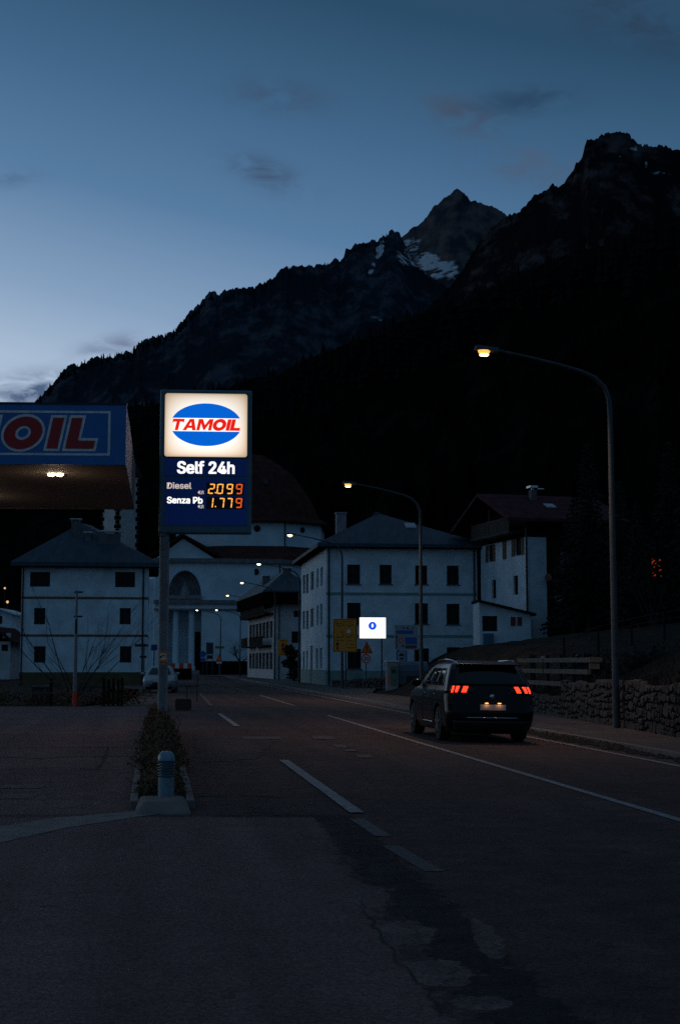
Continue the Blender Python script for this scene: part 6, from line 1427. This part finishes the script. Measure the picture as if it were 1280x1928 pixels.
    patch('windscreen', kF0-(0 if suv else 1.8), kF1+(0 if suv else 1.8), zbelt+(.04 if suv else .0), ztop+.02, glass, .008, 12, 6)
    for (a, b) in ((.10, .30), (.33, .60), (.63, .86)) if suv else ((.08, .40), (.44, .84)):
        patch('side_window', kL1-NS*b, kL1-NS*a, zbelt+.02, ztop, glass, .006, 8, 4)
        patch('side_window', kRc+NS*a, kRc+NS*b, zbelt+.02, ztop, glass, .006, 8, 4)
    # wheels
    for yw in (ya, yb):
        for s_ in (-1, 1):
            xw_ = s_*(W/2-.13); wh = MB(); wh.lathe([(wr*.60, -.115), (wr*.93, -.115), (wr, -.08), (wr, .08), (wr*.93, .115), (wr*.60, .115)], (xw_, yw, wr), 36, 'x'); w_o = wh.build('wheel', M_tyre, root, smooth=True)
            rm = MB(); xo = xw_+s_*.10
            rm.lathe([(wr*.62, -.012), (wr*.66, .012)], (xo, yw, wr), 30, 'x'); rm.lathe([(.055, -.01), (.05, .03)], (xo, yw, wr), 16, 'x')
            for q in range(5):
                a = 2*math.pi*q/5+.3; ca, sa = math.cos(a), math.sin(a); pt = lambda r, t_: (yw+r*ca-t_*sa, wr+r*sa+t_*ca)
                pts = [pt(.04, -.035), pt(wr*.63, -.028), pt(wr*.63, .028), pt(.04, .035)]
                rm.extr([(xo+s_*.013, y, z) for y, z in pts], (s_*.022, 0, 0))
            rm.build('rim', M_rim, w_o); 
            dk = MB(); dk.lathe([(wr*.60, 0), (wr*.60, .01)], (xw_+s_*.04, yw, wr), 24, 'x'); dk.build('brake_disc', M_black, w_o)
    # underbody
    MB().box(-W/2+.28, W/2-.28, .35, L-.4, .17, .34).build('underbody', M_black, root)
    for s_ in (-1, 1):
        base = Vector((s_*(W/2-.06), yf_mirror(yf, suv), zbelt+.02)); mr = MB(); mr.lathe([(.05, -.10), (.10, -.06), (.115, 0), (.08, .06), (.02, .09)], (0, 0, 0), 14, 'y')
        mo = mr.build('side_mirror', paint, root, smooth=True); mo.location = base+Vector((s_*.14, 0, .04)); mo.scale = (1.05, .7, .72)
    return root, patch, S, nrm, (NE, NC, NS, NT, kR0, kRc, kRs, kF0, kF1, kL0, kL1)
def yf_mirror(yf, suv): return 2.95 if suv else 2.55
def carpaint(name, c, rough=.25):
    return mat(name, c, rough, metal=.0 if c[0] < .05 else .3, coat=.12, spec=.2)
M_paintblack = carpaint('black_car_paint', (.0025, .003, .0035), .25); M_paintsilver = carpaint('silver_blue_paint', (.26, .33, .37), .4)
M_carglass = mat('tinted_car_glass', (.003, .004, .005), .06, spec=.45); M_tyre = mat('tyre_rubber', (.010, .010, .010), .9); M_rim = mat('alloy_rim', (.22, .22, .23), .35, metal=.7)
M_chrome = mat('chrome', (.5, .52, .55), .15, metal=1.0); M_tail = lit('tail_light_red', (1.0, .035, .012), 2.8)
M_platem = mat('number_plate', (.5, .46, .42), .6)
yr_ = [(.20, .16), (.34, .05), (.46, .0), (.62, .0), (.76, .06), (.90, .10), (1.06, .12), (1.14, .18), (1.30, .30), (1.46, .42), (1.56, .55), (1.62, .95), (1.645, 1.4)]
yf_ = [(.20, 4.50), (.34, 4.60), (.60, 4.64), (.80, 4.58), (.95, 4.35), (1.02, 3.90), (1.08, 3.45), (1.20, 3.22), (1.40, 2.84), (1.54, 2.50), (1.62, 2.1), (1.645, 1.8)]
hw_ = [(.20, .84), (.34, .89), (.55, .915), (.85, .92), (1.02, .905), (1.08, .885), (1.25, .835), (1.45, .765), (1.56, .70), (1.62, .57), (1.645, .33)]
tt = 6.88; Yc = 28.6; pc_ = at(925.5, 1330, Yc); xcar = pc_.x
suv, patch, S, nrm, K = make_car('black_suv', 'black SUV with glowing red tail lights driving away', (xcar, Yc, road_z(xcar+SL*Yc)), R(A7), R(1.15), M_paintblack, 4.64, 1.84, 1.645, yr_, yf_, hw_)
NE, NC, NS, NT, kR0, kRc, kRs, kF0, kF1, kL0, kL1 = K
M_darklens = mat('dark_red_lens', (.02, .003, .003), .1)
# tail lights: three slanting claws in each dark lens
for side in (-1, 1):
    if side < 0: k0, k1 = -3.4, 2.7
    else: k0, k1 = NE-2.7, NE+3.4
    ls_ = patch('tail_light', k0, k1, .985, 1.125, M_darklens, .010, 12, 4)
    if side < 0: claws = ((-2.5, -1.6), (-.9, .1), (.75, 1.6))
    else: claws = ((NE-1.6, NE-.8), (NE-.1, NE+.9), (NE+1.6, NE+2.5))
    for (a, b) in claws: patch('light_claw', a, b, 1.0, 1.11, M_tail, .018, 5, 3, parent=ls_, skew=.25*side*-1)
# rear details
zp_ = .74
pw = MB(); pw.box(-.26, .26, -.012, 0.0, .655, .765); plate = pw.build('number_plate', M_platem, suv); plate.location = (0, -.045, .0)
M_plglow = lit('plate_lamp', (1.0, .42, .10), 2.2)
for sx_a in (-.13, .13):
    g = MB(); g.box(sx_a-.03, sx_a+.03, -.075, -.03, .785, .80); g.build('plate_lamp', M_plglow, suv)
    ld = bpy.data.lights.new('plate_glow', 'POINT'); ld.energy = .16; ld.color = (1, .45, .15); ld.shadow_soft_size = .02; lo = bpy.data.objects.new('plate_glow', ld); col.objects.link(lo); lo.parent = suv; lo.location = (sx_a, -.10, .775)
patch('bumper_strip', .8, NE-.8, .495, .51, M_chrome, .012, 14, 1)
patch('lower_bumper', -3, NE+3, .22, .44, M_black, .008, 14, 4)
patch('tailgate_line', .2, NE-.2, .895, .902, M_black, .004, 14, 1)
sp_ = MB(); sp_.hexa([(-.66, .30, 1.545), (.66, .30, 1.545), (.62, .75, 1.60), (-.62, .75, 1.60), (-.64, .30, 1.575), (.64, .30, 1.575), (.60, .75, 1.64), (-.60, .75, 1.64)]); sp_.build('spoiler', M_paintblack, suv, bevel=.012)
for s_ in (-1, 1):
    MB().tube([(s_*.60, .72, 1.59), (s_*.65, .85, 1.64), (s_*.665, 1.4, 1.66), (s_*.66, 2.2, 1.645), (s_*.62, 2.45, 1.58)], .014, 8).build('roof_rail', M_chrome, suv, smooth=True)
    MB().box(-.02 if s_ < 0 else 0, 0 if s_ < 0 else .02, 0, .001, 0, .001) if False else None
    for yy_ in (1.35, 2.35): MB().box(s_*.915-.012, s_*.915+.012+.01*s_, yy_, yy_+.16, .93, .955).build('door_handle', M_chrome, suv, bevel=.005)
    patch('door_trim', (kL1-NS*.62) if s_ < 0 else kRc+NS*.32, (kL1-NS*.32) if s_ < 0 else kRc+NS*.62, .33, .37, M_chrome, .012, 10, 1)
em = MB(); em.lathe([(.001, 0), (.05, .006), (.045, .012)], (0, .02, .92), 16, 'y'); em.build('tailgate_badge', M_chrome, suv)
for yy_ in (1.95,): pass
for s_ in (-1, 1):
    for fr_k in (.32, .615):
        kk = kL1-NS*fr_k if s_ < 0 else kRc+NS*fr_k; patch('door_gap', kk-.05, kk+.05, .34, 1.10, M_black, .003, 1, 8)
# headlights light the road ahead
for s_ in (-1, 1):
    patch('headlight', (kF0-4 if s_ > 0 else kF1+.5), (kF0-.5 if s_ > 0 else kF1+4), .72, .84, lit('headlight', (1, .9, .75), 3.0) if s_ < 0 else bpy.data.materials['headlight'], .01, 6, 2)
    ld = bpy.data.lights.new('headlight_beam', 'SPOT'); ld.energy = 90; ld.color = (1, .74, .50); ld.spot_size = R(52); ld.spot_blend = .8; ld.shadow_soft_size = .06
    lo = bpy.data.objects.new('headlight_beam', ld); col.objects.link(lo); lo.parent = suv; lo.location = (s_*.65, 4.72, .75); lo.rotation_euler = (R(86), 0, 0)
# parked car facing us
yr2 = [(.18, .2), (.35, .05), (.6, 0), (.85, .08), (.95, .15), (1.1, .3), (1.3, .55), (1.40, .8), (1.46, 1.3)]
yf2 = [(.18, 4.0), (.35, 4.1), (.6, 4.12), (.75, 4.0), (.86, 3.6), (.92, 3.15), (1.05, 2.9), (1.25, 2.5), (1.38, 2.15), (1.46, 1.7)]
hw2 = [(.18, .78), (.35, .83), (.6, .86), (.85, .85), (.95, .82), (1.1, .74), (1.3, .64), (1.40, .52), (1.46, .3)]
pk = gnd(299, 1305)
pcar, patch2, S2, n2_, K2 = make_car('parked_car', 'pale silver parked hatchback facing us behind the sign pole', (pk.x-.3, pk.y+4.0, 0.0), R(180+4), 0, M_paintsilver, 4.12, 1.74, 1.46, yr2, yf2, hw2, suv=False)
NE, NC, NS, NT, kR0, kRc, kRs, kF0, kF1, kL0, kL1 = K2
M_lampglass = mat('headlamp_glass', (.35, .38, .40), .15)
patch2('headlight', kF0-4.5, kF0+1, .62, .74, M_lampglass, .01, 8, 2); patch2('headlight', kF1-1, kF1+4.5, .62, .74, M_lampglass, .01, 8, 2)
patch2('grille', kF0+1, kF1-1, .30, .56, M_black, .01, 8, 3); patch2('front_bumper_lip', kF0-4, kF1+4, .19, .46, M_black, .01, 12, 2)
